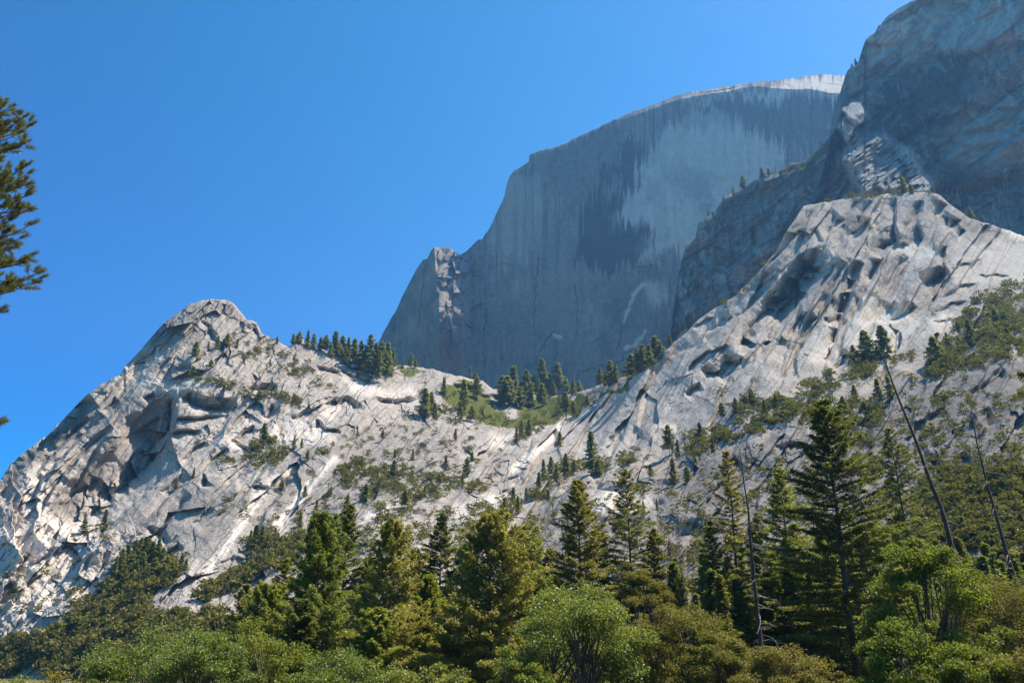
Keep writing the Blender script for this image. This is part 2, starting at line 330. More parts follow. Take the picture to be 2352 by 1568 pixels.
# (edge, metres back, width of the dark face, length over which the face comes out again)
STEPS = [
    # right-hand slab: arches, flakes and corners
    (z4((1100, 450), (1165, 402), (1240, 348), (1306, 318)), 17, 38, 7), (z4((1312, 165), (1316, 300), (1306, 420)), 9, 6, 8),
    (z4((1480, 185), (1475, 260), (1430, 310), (1390, 350), (1370, 398)), 9, 9, 6), (z4((1632, 215), (1600, 262), (1538, 312)), 7, 9, 9),
    (z4((1645, 290), (1622, 345), (1570, 350)), 5, 6, 9), (z4((1712, 300), (1685, 345), (1618, 385)), 7, 8, 9), (z4((1742, 372), (1700, 418)), 5, 6, 8),
    (z4((1622, 460), (1608, 560), (1628, 605), (1645, 630)), 6, 6, 6), (z4((1430, 620), (1520, 588), (1612, 578)), 12, 36, 9),
    (z4((1645, 640), (1592, 700), (1540, 785)), 11, 14, 7), (z4((1560, 782), (1620, 742), (1700, 692), (1805, 685)), 6, 6, 12),
    (z4((1535, 912), (1640, 905), (1790, 913)), 5, 4, 10), (z4((1545, 850), (1640, 803), (1745, 793)), 6, 6, 9),
    (z4((1115, 178), (1060, 240), (1020, 330), (975, 440), (955, 470)), 9, 11, 8), (z4((1165, 295), (1150, 360), (1100, 420), (1045, 468)), 9, 12, 8),
    (z4((1002, 300), (950, 362), (875, 425)), 8, 10, 8), (z4((455, 800), (560, 702), (605, 640), (690, 530), (780, 470), (860, 482), (900, 545)), 19, 40, 8),
    (z4((450, 815), (520, 772), (592, 690)), 9, 26, 6), (z4((905, 585), (830, 660), (760, 750), (690, 850), (600, 965)), 15, 18, 9),
    (z4((1122, 565), (1090, 650), (1050, 760), (1010, 870), (955, 965)), 13, 19, 8), (z4((1232, 548), (1190, 640), (1145, 700)), 9, 10, 7),
    (z4((1295, 825), (1240, 900), (1185, 945)), 9, 12, 7), (z4((1445, 838), (1390, 900), (1300, 938), (1245, 948)), 9, 10, 8),
    (z4((668, 815), (640, 900), (560, 1010), (520, 1080)), 11, 14, 8), (z4((590, 880), (500, 960), (440, 1060), (380, 1145)), 14, 26, 9),
    (z4((20, 1232), (60, 1160), (150, 1100), (275, 1063)), 6, 7, 16), (z4((108, 1192), (190, 1193), (250, 1132), (302, 1098)), 10, 18, 6),
    (z4((0, 1362), (50, 1312), (105, 1288)), 8, 12, 7), (z4((400, 1180), (330, 1232), (265, 1330)), 9, 22, 10), (z4((250, 1250), (180, 1330), (150, 1400)), 6, 12, 8),
    (z4((885, 600), (800, 700), (740, 830), (700, 960), (640, 1130), (600, 1285)), 7, 8, 9), (z4((835, 895), (760, 1000), (700, 1150), (715, 1285)), 7, 8, 9),
    (z4((965, 975), (930, 1100), (918, 1205)), 7, 9, 9), (z4((1045, 1125), (1000, 1200), (948, 1255)), 8, 13, 8), (z4((860, 890), (930, 900), (960, 870)), 6, 8, 8),
    (z4((820, 340), (840, 380), (870, 440)), 5, 8, 6), (z4((700, 290), (640, 360), (600, 440)), 5, 6, 8), (z4((1390, 540), (1340, 600), (1290, 700), (1230, 760)), 7, 9, 9),
    (z4((1260, 470), (1320, 440), (1410, 430)), 5, 7, 8), (z4((1190, 925), (1260, 840), (1290, 790)), 6, 8, 8), (z4((460, 640), (420, 700), (370, 760)), 5, 6, 8),
    (z4((310, 900), (250, 960), (120, 1010)), 5, 6, 10), (z4((560, 620), (500, 690), (460, 760)), 5, 7, 8), (z4((345, 1060), (390, 980), (430, 960)), 9, 14, 6),
    (z4((1960, 395), (1900, 410), (1830, 425)), 4, 4, 10), (z4((1810, 640), (1900, 625), (2000, 640)), 4, 4, 12), (z4((1640, 600), (1720, 560), (1830, 540)), 4, 4, 12),
    (z4((1820, 1320), (1900, 1232), (1950, 1190)), 8, 16, 7), (z4((1715, 1370), (1800, 1312), (1850, 1290)), 6, 12, 7), (z4((1480, 1505), (1550, 1470), (1600, 1440)), 5, 9, 7),
    (z4((1880, 1440), (1910, 1500), (1900, 1568)), 6, 14, 8), (z8((1460, 60), (1520, 160), (1600, 230)), 6, 12, 8), (z8((1660, 180), (1720, 140), (1780, 200), (1770, 270)), 7, 14, 7), (z8((560, 110), (660, 82), (770, 95)), 6, 12, 7),
    (z4((150, 880), (200, 830), (260, 800)), 3, 4, 9), (z4((60, 960), (140, 900), (200, 890)), 4, 4, 9), (z4((520, 1130), (560, 1060), (600, 1010)), 6, 9, 8), (z4((640, 1000), (700, 900), (720, 850)), 6, 8, 8),
    # long corners running the length of the slab
    (z4((905, 590), (700, 850), (560, 1090), (400, 1330), (290, 1430)), 8, 6, 24), (z4((1010, 560), (890, 800), (780, 1000), (640, 1240), (595, 1340)), 8, 6, 24), (z4((1112, 570), (1000, 870), (930, 1060), (850, 1290)), 9, 7, 24), (z4((845, 640), (650, 900), (500, 1110), (260, 1350)), 9, 7, 24), (z4((962, 560), (830, 760), (730, 960), (655, 1130)), 7, 5, 20),
    (z4((1245, 540), (1100, 780), (1000, 1000), (935, 1230)), 8, 6, 24), (z4((1400, 560), (1290, 760), (1190, 930), (1100, 1110)), 8, 7, 24), (z4((700, 770), (540, 960), (330, 1230), (180, 1420)), 8, 6, 24), (z4((560, 700), (400, 860), (200, 1020), (0, 1200)), 7, 5, 24), (z4((1600, 700), (1480, 860), (1330, 1000), (1290, 1130)), 8, 6, 24), (z4((1165, 190), (1050, 400), (930, 520)), 8, 7, 20), (z4((850, 210), (760, 330), (640, 480), (480, 640)), 6, 5, 22),
    (z5((700, 925), (520, 1085), (330, 1295), (250, 1470)), 7, 6, 22), (z5((645, 860), (430, 1065), (270, 1240), (200, 1400)), 8, 7, 22), (z5((560, 880), (380, 1040), (200, 1240)), 7, 6, 22), (z5((1400, 1045), (1240, 1200), (1060, 1340), (900, 1480)), 6, 5, 20), (z5((1300, 1020), (1130, 1170), (900, 1330), (700, 1500)), 6, 5, 20), (z6((1180, 420), (1030, 600), (960, 740)), 6, 6, 18), (z6((1800, 330), (1640, 520), (1560, 700)), 6, 6, 18), (z6((2000, 230), (1860, 420), (1700, 640)), 6, 6, 18),
    # left-hand peak: the great alcove, its right-hand roofs, the dark left edge
    (z5((250, 1470), (400, 1290), (520, 1170), (640, 1080), (720, 1000), (732, 930), (760, 850), (850, 815), (930, 765), (1000, 740), (1068, 736)), 33, 88, 26),
    (z5((1070, 735), (1085, 800), (1075, 870), (1062, 960)), 14, 14, 9), (z5((1088, 686), (1170, 678), (1250, 718), (1330, 735), (1455, 728)), 15, 30, 8),
    (z5((1062, 850), (1180, 848), (1262, 842), (1400, 828)), 8, 9, 8), (z5((1040, 945), (1120, 925), (1230, 930)), 9, 10, 8), (z5((1425, 1005), (1480, 940), (1550, 895)), 8, 9, 7), (z5((1420, 985), (1470, 1010), (1540, 1040)), 8, 8, 6),
    (z5((1210, 1275), (1235, 1205), (1256, 1196)), 10, 16, 6), (z5((870, 740), (905, 715), (945, 700)), 6, 7, 7), (z5((620, 815), (660, 780), (700, 730)), 5, 5, 8),
    (z5((610, 790), (430, 930), (350, 1010), (300, 1075)), 44, 30, 60), (z5((350, 1062), (230, 1100), (100, 1200), (-60, 1320)), 40, 30, 40), (z5((905, 400), (850, 480), (780, 560)), 34, 20, 30),
    (z5((1320, 175), (1380, 148), (1440, 172)), 5, 30, 14), (z5((1500, 290), (1560, 285), (1600, 345)), 4, 9, 9), (z5((1140, 215), (1090, 240), (1010, 300)), 5, 7, 8), (z5((1240, 260), (1300, 300), (1330, 390)), 5, 9, 8),
    (z5((1525, 668), (1600, 640), (1700, 650)), 9, 16, 8), (z5((1975, 722), (2050, 722), (2120, 728)), 12, 20, 8), (z5((1940, 862), (2000, 910), (2090, 935)), 9, 9, 8), (z5((1075, 560), (1120, 518), (1200, 540)), 6, 12, 8),
    (z5((1600, 860), (1640, 800), (1660, 770)), 6, 12, 8), (z5((1780, 850), (1830, 830), (1900, 800)), 6, 9, 8), (z5((1860, 940), (1900, 900), (1960, 890)), 6, 9, 8), (z5((1940, 540), (2010, 545), (2091, 570)), 7, 8, 8),
    (z5((980, 1310), (1040, 1260), (1120, 1190)), 5, 7, 9), (z5((1170, 1510), (1240, 1440), (1290, 1390)), 5, 7, 9), (z5((1240, 1180), (1330, 1080), (1390, 1040)), 6, 8, 9), (z5((1100, 1130), (1180, 1040), (1250, 990)), 5, 7, 9), (z5((1540, 1270), (1600, 1265), (1650, 1270)), 6, 7, 8),
    (z6((790, 720), (850, 690), (900, 670)), 6, 14, 8), (z6((905, 600), (1000, 620), (1060, 700)), 7, 16, 8), (z6((980, 780), (1040, 730), (1090, 690)), 7, 12, 8), (z6((1270, 900), (1380, 820), (1490, 700)), 10, 36, 12),
    (z6((560, 380), (470, 470), (390, 560)), 9, 18, 12), (z6((640, 330), (600, 400), (560, 480)), 8, 20, 10), (z6((20, 930), (120, 800), (200, 760)), 6, 12, 8), (z6((430, 1380), (300, 1400), (100, 1480)), 6, 10, 10), (z6((190, 840), (260, 780), (330, 720)), 5, 9, 8),
    # saddle and middle slope
    (z2((0, 1215), (120, 1258), (240, 1290)), 6, 8, 9), (z2((205, 1382), (330, 1392), (430, 1380), (495, 1330)), 10, 12, 7), (z2((0, 1372), (60, 1380), (150, 1440)), 9, 16, 8), (z2((680, 1290), (760, 1290), (830, 1330)), 9, 14, 8), (z2((840, 1370), (930, 1365), (980, 1380)), 6, 8, 8),
    (z7((400, 172), (440, 110), (515, 88)), 8, 14, 7), (z7((20, 90), (90, 40), (160, -10)), 6, 9, 8), (z7((380, 335), (470, 260), (600, 200)), 6, 7, 9), (z7((450, 350), (580, 290), (740, 190)), 6, 7, 9), (z7((520, 380), (640, 310), (760, 250)), 5, 6, 9),
    (z7((880, 380), (990, 322), (1110, 272)), 6, 7, 9), (z7((900, 420), (1010, 372), (1100, 300)), 6, 7, 9), (z7((960, 440), (1060, 370), (1150, 290)), 6, 8, 9), (z7((860, 250), (960, 190), (1060, 130)), 5, 6, 9), (z7((590, 420), (500, 460), (420, 480)), 5, 7, 9), (z7((330, 560), (420, 510), (520, 500)), 6, 12, 8),
    (z7((1460, 352), (1560, 335), (1700, 350), (1860, 330)), 9, 18, 8), (z7((1520, 560), (1660, 535), (1890, 520)), 15, 40, 9), (z7((1930, 530), (2000, 546), (2091, 542), (2240, 522)), 18, 48, 10), (z7((1900, 330), (1960, 320), (2040, 330)), 6, 12, 8), (z7((1880, 440), (1950, 420), (2000, 450)), 7, 18, 8),
    (z7((1580, 110), (1640, 60), (1700, 20)), 9, 18, 8), (z7((1650, 170), (1720, 90), (1790, -20)), 13, 26, 9), (z7((1330, 380), (1420, 330), (1470, 300)), 6, 9, 8), (z7((1040, 470), (1150, 430), (1280, 420)), 6, 9, 9), (z7((700, 900), (760, 700), (860, 640)), 7, 14, 9),
]
def brush(X, Y, lines, w):
    o = np.zeros(X.shape)
    for p in lines:
        P = np.array(p); m = (X > P[:, 0].min() - 2 * w) & (X < P[:, 0].max() + 2 * w) & (Y > P[:, 1].min() - 2 * w) & (Y < P[:, 1].max() + 2 * w)
        if m.any(): o[m] = np.maximum(o[m], sstep(w, w * .3, np.abs(seg_dist(X[m] + 6 * vn(X[m] / 9, Y[m] / 9, 5), Y[m] + 6 * vn(X[m] / 9, Y[m] / 9, 6), p)[0])))
    return o
def polys(X, Y, ps, w=18):
    o = np.zeros(X.shape)
    x = X + 22 * fbm(X / 40, Y / 40, 31, 4); y = Y + 22 * fbm(X / 40, Y / 40, 37, 4)
    for p, a in ps: o = np.maximum(o, a * soft_poly(x, y, p, w))
    return o

# regions of broken rock (1) against clean slab (low)
CRAG = [(z5((1000, 100), (1450, 100), (1700, 380), (2091, 600), (2091, 1020), (1500, 1150), (1250, 930), (1060, 700), (1000, 560), (760, 600), (900, 350)), .55),
    (z6((-60, 120), (330, 220), (560, 580), (1150, 640), (1200, 1000), (700, 1400), (-60, 1500)), .6), (z7((700, 0), (1300, 0), (1000, 480), (700, 560)), .5), (z2((0, 1150), (900, 1300), (1000, 1568), (0, 1568)), .6),
    (z8((0, 100), (1300, -200), (2200, 100), (2200, 900), (0, 900)), .6), (z7((1250, 300), (2200, 200), (2200, 900), (1250, 900)), .6), (z4((1000, 480), (1650, 480), (1560, 800), (1200, 900), (1000, 700)), .3)]
PALE = [(z6((-60, 1180), (300, 1180), (600, 1000), (640, 700), (420, 560), (-60, 560)), .45), (z4((1640, 440), (2200, 430), (2200, 640), (1800, 760), (1640, 700)), .35), (z4((1000, 1050), (1300, 780), (1500, 930), (1350, 1100), (1100, 1280)), .4), (z5((1500, 880), (1900, 800), (2050, 1000), (1650, 1040)), .5), (z6((-30, 600), (200, 600), (420, 600), (500, 650), (300, 800), (230, 950), (60, 960), (-30, 1000)), .6), (z6((120, 230), (300, 230), (270, 600), (120, 520)), .5), (z7((90, 590), (330, 440), (370, 430), (250, 560)), .9), (z7((920, 150), (930, 50), (1060, 60), (1040, 130)), .9),
    (z7((690, 560), (700, 500), (900, 420), (1000, 420), (900, 560)), .6), (z7((1520, 520), (1540, 410), (1680, 380), (1900, 420), (1880, 520)), .7), (z4((1280, 470), (1560, 450), (1600, 570), (1400, 560)), .6), (z4((780, 1180), (850, 920), (960, 980), (920, 1200)), .5), (z4((1000, 1000), (1060, 760), (1260, 780), (1180, 930)), .5),
    (z4((1880, 320), (2300, 380), (2300, 420), (2000, 390)), 1.), (z4((1500, 880), (1780, 880), (1740, 960), (1500, 1000)), .5), (z5((700, 620), (960, 590), (1400, 650), (1450, 740), (1100, 680), (800, 700)), .45), (z5((900, 480), (1000, 420), (1000, 520), (900, 570)), .5), (z5((1290, 920), (1400, 920), (1480, 1060), (1340, 1040)), .6), (z5((1940, 800), (2091, 790), (2091, 900), (2000, 880)), .6), (z2((0, 1270), (200, 1290), (450, 1360), (440, 1400), (100, 1350)), .7)]
PALE_LINES = [z6((1230, 930), (1380, 750), (1460, 620), (1540, 500), (1580, 430), (1660, 330), (1790, 265)), z6((1700, 610), (1820, 460), (1920, 330), (2050, 200)), z7((1060, 260), (1300, 60), (1330, 0))]
WARM = [(z5((870, 850), (1060, 830), (1040, 980), (900, 1020), (700, 1060)), .8), (z5((690, 1230), (860, 1120), (1010, 1040), (1000, 1070), (720, 1290)), .8), (z4((610, 630), (780, 600), (800, 640), (700, 740), (620, 740)), .6), (z6((560, 240), (640, 280), (640, 420), (500, 470)), .35), (z7((1750, 230), (2091, 180), (2091, 330), (1750, 260)), .7), (z8((0, 120), (300, 120), (300, 420), (0, 420)), .5), (z8((480, 60), (760, 100), (600, 150)), .5), (z4((1000, 1290), (1500, 1190), (1500, 1230), (1050, 1350)), .5), (z6((1380, 960), (1500, 900), (1700, 880), (1480, 1010)), .6), (z7((-50, 880), (0, 880), (100, 820)), .3)]
PEAK_SHADE = [(z5((290, 990), (430, 860), (560, 800), (520, 900), (340, 1060)), 1.), (z5((60, 1170), (230, 1020), (290, 1080), (130, 1190), (0, 1270)), 1.), (z5((770, 800), (1060, 750), (1060, 830), (870, 860), (760, 920)), .35), (z5((600, 1080), (720, 1010), (600, 1200), (400, 1420), (300, 1440)), .6), (z5((860, 420), (1000, 270), (1080, 240), (900, 400)), .5)]  # shade painted into the rock colour along the left-facing edge and in the alcove
GRASS = [(z2((600, 1330), (760, 1290), (930, 1370), (1000, 1500), (1060, 1480), (1250, 1390), (1500, 1365), (1560, 1400), (1380, 1500), (1200, 1568), (900, 1568), (640, 1470)), .8), (z2((1560, 1400), (1700, 1290), (1900, 1150), (1920, 1170), (1760, 1300), (1600, 1420)), .75), (z7((160, 430), (300, 330), (600, 350), (900, 380), (880, 430), (500, 400), (260, 470)), .5), (z4((680, 1390), (1000, 1290), (1450, 1200), (1460, 1260), (1050, 1370), (700, 1440)), .45), (z4((1450, 1280), (1700, 1000), (2150, 680), (2200, 1000), (1700, 1240)), .4), (z7((1150, 440), (1400, 260), (1900, 150), (1900, 240), (1500, 320), (1200, 470)), .42), (z2((330, 1175), (480, 1205), (680, 1250), (560, 1215), (400, 1255), (320, 1215)), .8), (z2((640, 1260), (900, 1320), (930, 1350), (700, 1320)), .8), (z2((1040, 1500), (1250, 1385), (1480, 1370), (1450, 1440), (1200, 1540)), .9), (z2((650, 1360), (980, 1480), (900, 1520), (640, 1440)), .6), (z2((1500, 1390), (1800, 1230), (1830, 1240), (1560, 1400)), .45),
    (z5((1290, 470), (1500, 390), (1640, 380), (1980, 640), (2091, 720), (1800, 650)), .35), (z5((1000, 575), (1250, 610), (1500, 690), (1850, 750), (1930, 820), (1700, 760), (1250, 640)), .5), (z5((1330, 1080), (1500, 1080), (1700, 1000), (1780, 1160), (1480, 1130)), .4)]

SMOOTH = [(z4((600, 480), (1100, 520), (1640, 480), (1500, 900), (1000, 1280), (300, 1300)), .45), (z6((660, 600), (1000, 250), (1250, 200), (1480, 440), (1520, 560), (1360, 800), (1150, 900), (1000, 640), (760, 640)), 1.), (z6((1560, 560), (1820, 300), (2091, 60), (2200, 60), (1900, 480), (1650, 640)), 1.), (z7((-40, 250), (160, 80), (420, 30), (340, 240), (140, 380)), .8), (z5((700, 620), (960, 590), (1400, 660), (1060, 720), (760, 840), (560, 980), (480, 900)), .7),
    (z4((0, 1010), (330, 760), (480, 640), (560, 640), (450, 800), (400, 1000), (200, 1080), (0, 1230)), .75), (z4((1640, 430), (2200, 400), (2200, 640), (1820, 800), (1560, 820), (1640, 640)), .8), (z4((840, 200), (1160, 160), (1150, 300), (980, 300), (860, 400)), .6), (z4((1170, 150), (1480, 140), (1480, 380), (1320, 400), (1180, 320)), .8), (z2((0, 1270), (200, 1290), (480, 1360), (440, 1400), (100, 1350)), .8)]
def relief_slope(s, X, Y, P):
    a = (X - 1176) * .45; b = (784 - Y) * .45
    crag = polys(X, Y, CRAG, 30); s.crag = crag
    right = sstep(-20, 20, (X - 1240) * .7 + (Y - 1000) * .75 + 0) ; right = np.clip(right * sstep(1050, 1250, X), 0, 1)
    near = np.clip(s.R0 / 700, .35, 1.25)
    out = 11 * fbm(a / 150, b / 150, 3, 3) + 1.5 * fbm(a / 30, b / 30, 4, 4, .6)
    th = np.radians(47)
    for w, th, sd in ((1 - right, np.radians(48), 100), (right, np.radians(60), 200)):
        u = a * np.cos(th) + b * np.sin(th); c = a * np.sin(th) - b * np.cos(th)
        cw = c + 26 * fbm(u / 170, c / 60, sd, 3) + 5 * fbm(u / 30, c / 16, sd + 5, 3)
        m1 = np.clip(fbm(u / 260, c / 45, sd + 9, 2) * 2.6 + .35, 0, 1); m2 = np.clip(fbm(u / 160, c / 24, sd + 19, 2) * 2.8 + .35, 0, 1.2); m3 = np.clip(fbm(u / 90, c / 12, sd + 29, 2) * 2.6 + .4, 0, 1.2)
        big = 1 + 1.0 * (sd == 200)
        pz = fsoft((u + 12 * fbm(u / 60, c / 40, sd + 55, 3)) / 95, (c + 5 * fbm(u / 40, c / 20, sd + 56, 3)) / 21, sd + 57, 1.3, 45) * (2.5 + 8 * (sd == 200))
        r = pz + saw(-cw / 42, 5.5 * big) * m1 + saw(-cw / 17 + .3, 2.8 * big) * m2 + saw(-cw / 7, 1.2, .16) * m3
        r = r + saw(cw / 29 + .4 + .5 * fbm(u / 80, c / 80, sd + 2, 2), 3.2, .15) * np.clip(fbm(u / 70, c / 35, sd + 39, 2) * 3 + .1, 0, 1)
        # long cross joints
        jw = u + 14 * fbm(u / 60, c / 40, sd + 51, 3)
        r = r + saw(-jw / 52, 1.3, .06) * np.clip(fbm(u / 50, c / 50, sd + 61, 2) * 3, 0, 1)
        q = 2.2 * fbm(u / 22, c / 22, sd + 71, 3)
        fz = facets((u + q * 4) / 58, (c + q * 2) / 26, sd + 81, 1.2) * 11 + facets((u + q * 3) / 25, (c + q * 2) / 12, sd + 91, 1.2) * 5.5 + facets((u + q) / 10, (c + q) / 5.2, sd + 101, 1.2) * 2.3
        fb = facets((u + q * 5) / 120, (c + q * 3) / 44, sd + 111, 1.4) * 9
        out = out + w * (r * (1 - .45 * crag) + fb * (1 - .5 * crag) + fz * (.10 + .62 * crag)) * near
    out = out + .9 * fbm(a / 7, b / 7, 8, 3, .6) * near
    sm = polys(X, Y, SMOOTH, 30); out = out * (1 - .62 * sm)
    st = apply_steps(STEPS, X, Y, s.R0); s.st = st
    s.u = a * .6 + b * .8; s.c = a * .8 - b * .6
    st = st * (1 - .28 * (1 - right)); alc = sstep(10, 24, st)
    st = st + alc * (facets((a + 3 * fbm(a / 14, b / 14, 141, 3)) / 30, (b + 3 * fbm(a / 14, b / 14, 142, 3)) / 24, 143, 1.6) * 8 + facets(a / 11, b / 16, 144, 1.5) * 3.2 + saw(-(a * .7 - b * .7) / 13, 2.5) + 4 * fbm(a / 9, b / 40, 145, 3))
    return 2.2 * (out * np.clip(1 - st / 30, .3, 1) + 1.7 * st * s.R0 / 800)

print('slopes'); slope = Sheet(SKY_SLOPE, 1640, -560, 2920, 2350, 900, lambda X, Y: np.maximum(tps(CTRL_SLOPE, X, Y), 150), relief_slope, 2.5, 11)
pale = np.maximum(polys(slope.X, slope.Y, PALE, 14), brush(slope.X, slope.Y, PALE_LINES, 14) * .8)
GREY = [(z5((1000, 260), (1300, 110), (1480, 130), (1640, 380), (1500, 400), (1200, 420), (1000, 400)), .4), (z5((760, 850), (1060, 760), (1060, 960), (720, 1180), (420, 1480), (280, 1460), (520, 1180), (720, 1000)), .55), (z5((480, 780), (880, 640), (760, 840), (500, 1100), (280, 1300), (330, 1040)), .28), ([(520, 1270), (700, 1010), (960, 960), (1060, 1010), (1000, 1150), (860, 1190), (700, 1300), (560, 1420)], .45), ([(1180, 1250), (1240, 1130), (1500, 1090), (1800, 990), (1950, 930), (2100, 880), (2250, 830), (2500, 800), (2500, 1700), (1180, 1700)], .85), ([(960, 1180), (1200, 1010), (1260, 1000), (1180, 1120), (1050, 1240)], .3), (z6((740, 560), (1300, 250), (1500, 480), (1380, 760), (1200, 900), (1000, 700)), .3)]
at_slope = dict(grey=polys(slope.X, slope.Y, GREY, 30), along=slope.u, across=slope.c, warm=polys(slope.X, slope.Y, WARM, 14), stain_shade=polys(slope.X, slope.Y, PEAK_SHADE, 16), pale=pale, grass=polys(slope.X, slope.Y, GRASS, 12))
gully = np.array([(-400, 2600), (860, 1640), (1000, 1330), (1110, 1120), (1215, 1000), (1262, 930), (1275, 800)], float)
gx = np.interp(slope.Y, gully[::-1][:, 1], gully[::-1][:, 0]); left_side = slope.X < gx
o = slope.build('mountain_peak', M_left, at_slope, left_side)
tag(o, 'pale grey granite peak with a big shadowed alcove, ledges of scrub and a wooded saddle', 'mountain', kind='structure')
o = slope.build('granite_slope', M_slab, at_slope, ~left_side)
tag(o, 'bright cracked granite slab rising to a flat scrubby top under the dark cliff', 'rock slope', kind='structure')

# ---- the great dome
SKY_DOME = [(760, 1010), (800, 930), (872, 782), (908, 714), (945, 639), (962, 609), (971, 597), (981, 595), (988, 579), (998, 564), (1009, 568), (1028, 568), (1043, 576), (1054, 585), (1061, 583), (1073, 576), (1084, 566), (1099, 549), (1108, 551), (1114, 538),
    (1125, 525), (1144, 482), (1159, 448), (1164, 422), (1170, 407), (1181, 392), (1214, 374), (1217, 352), (1280, 335), (1330, 314), (1380, 290), (1440, 262), (1500, 240), (1568, 214), (1660, 201), (1748, 187), (1823, 180), (1879, 171), (1943, 172), (2060, 185)]
RIM = np.array([(1100, 560), (1164, 428), (1217, 360), (1280, 341), (1380, 297), (1500, 248), (1568, 226), (1590, 222), (1662, 211), (1700, 203), (1740, 200), (1808, 205), (1868, 205), (1898, 214), (1932, 216), (2060, 230)], float)
def depth_dome(X, Y):
    d = dirs(X, Y); n = np.array([-.18, -.97, .10]); n = n / np.linalg.norm(n)
    p0 = at(1500, 600, 2150.0); t = ((p0 - CAM) @ n) / (d @ n); return t * d[..., 1]
def relief_dome(s, X, Y, P):
    a = P[..., 0]; b = P[..., 2]
    r = 22 * fbm(a / 330, b / 500, 41, 3) + 7 * fbm(a / 60, b / 420, 42, 4, .6) + 3.0 * fbm(a / 14, b / 150, 43, 4, .6) + 3.0 * fbm(a / 25, b / 25, 44, 4, .6)
    rim = np.interp(X, RIM[:, 0], RIM[:, 1]); rim = rim + 3 * fbm(X / 20, Y * 0, 45, 4)
    up = np.clip(rim - Y, 0, 60)
    r = r + up * 13 * sstep(1420, 1600, X) + up ** 1.5 * 1.2 * sstep(1600, 1800, X)               # the rounded top lies back
    r = r + (up > 0) * (facets(a / 60, P[..., 1] / 60 + up * .2, 47, 1.2) * 26) * sstep(1560, 1650, X)
    # pinnacle standing out from the left end of the wall: tan left face, sharp edge, broken face turned to the right
    ed = np.interp(Y, [560, 640, 800, 900], [1000, 1003, 1004, 1000]); w = sstep(900, 700, Y)
    pr = np.where(X < ed, np.clip(1 - (ed - X) / 95, 0, 1) * 170, np.clip(1 - (X - ed) / 82, 0, 1) * 170)
    bk = sstep(1120, 1060, X) * sstep(860, 690, Y) * sstep(ed - 3, ed + 6, X)
    r = r - pr * w + bk * (facets(a / 46, b / 60, 48, 1.5) * 40 + facets(a / 20, b / 24, 49, 1.5) * 16 - (Y - 640) * .9 * sstep(1085, 1060, X))
    r = r + apply_steps([(z2((1790, 590), (1860, 590), (1930, 570)), 6, 5, 9), (z2((1800, 470), (1860, 410), (1915, 365)), 9, 8, 12), (z2((1700, 1050), (1760, 830), (1850, 690)), 9, 9, 12), (z2((1920, 380), (1915, 480), (1930, 640)), 7, 5, 9), (z2((1210, 1120), (1250, 1040), (1310, 980)), 6, 4, 9),
        (z2((900, 590), (1000, 560), (1120, 580)), 5, 4, 9), (z2((640, 800), (665, 810), (700, 860)), 30, 20, 10), (z2((880, 1200), (870, 1000), (890, 850)), 7, 5, 9), (z2((1100, 600), (1090, 400), (1130, 250)), 5, 4, 9)], X, Y, s.R0)
    return r
print('dome'); dome = Sheet(SKY_DOME, 1020, 770, 2050, 900, 560, depth_dome, relief_dome, 3.5, 21)
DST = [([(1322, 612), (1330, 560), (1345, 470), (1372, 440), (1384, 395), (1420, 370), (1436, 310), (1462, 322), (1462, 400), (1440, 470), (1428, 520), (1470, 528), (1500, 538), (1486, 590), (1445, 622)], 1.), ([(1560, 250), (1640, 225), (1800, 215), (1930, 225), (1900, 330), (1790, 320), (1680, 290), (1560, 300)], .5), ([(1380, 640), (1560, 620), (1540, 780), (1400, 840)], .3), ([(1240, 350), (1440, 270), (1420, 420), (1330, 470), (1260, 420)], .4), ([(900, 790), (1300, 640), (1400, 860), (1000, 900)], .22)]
DPA = [([(1436, 440), (1500, 320), (1600, 245), (1690, 270), (1800, 340), (1800, 390), (1640, 500), (1560, 590), (1505, 575), (1500, 535), (1440, 505)], .55), ([(1115, 550), (1180, 400), (1240, 410), (1250, 520), (1190, 660)], .22), (z2((1620, 120), (1690, 40), (1680, 180), (1640, 210)), .9), (z2((1660, 290), (1740, 260), (1820, 330), (1690, 400)), .6), (z2((1880, 720), (1960, 700), (2010, 800), (1920, 850)), .55), (z2((1790, 490), (1920, 370), (1930, 580), (1790, 590)), .5), ([(1560, 225), (1700, 205), (1940, 170), (1960, 220)], .6)]
sx = dome.X + 26 * vn(dome.X / 4.2, dome.Y / 400, 61) * 1.0; sy = dome.Y + 48 * fbm(dome.X / 5.0, dome.Y / 300, 62, 3)
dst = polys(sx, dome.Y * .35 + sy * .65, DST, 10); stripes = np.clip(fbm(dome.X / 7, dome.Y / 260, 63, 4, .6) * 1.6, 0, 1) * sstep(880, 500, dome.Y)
dpa = polys(sx, dome.Y * .35 + sy * .65, DPA, 12)
crk = [z2((1790, 590), (1860, 590), (1930, 570)), z2((1800, 470), (1860, 410), (1915, 365)), z2((1700, 1050), (1760, 830), (1850, 690)), z2((1920, 380), (1915, 480), (1935, 640)), z2((1210, 1120), (1250, 1040), (1310, 980)), z2((880, 1200), (870, 1000), (890, 850)), z2((640, 720), (760, 500), (880, 400)), z2((1440, 1000), (1450, 850), (1430, 700)), z2((1690, 1100), (1720, 950)), z2((1540, 1050), (1620, 1000), (1700, 900)), z2((520, 560), (500, 700), (470, 960)), z2((1180, 950), (1190, 700), (1210, 520)), z2((1290, 1250), (1320, 1120), (1310, 1010)), z2((1460, 1230), (1620, 1190), (1760, 1150))]
dst = np.maximum(dst, .8 * brush(dome.X, dome.Y, crk, 3.2)); mot = np.clip(fbm(dome.X / 60, dome.Y / 90, 64, 5, .62) * 2.2 - .1, 0, 1) * .55; dst = np.maximum(dst, mot * sstep(300, 420, dome.Y))
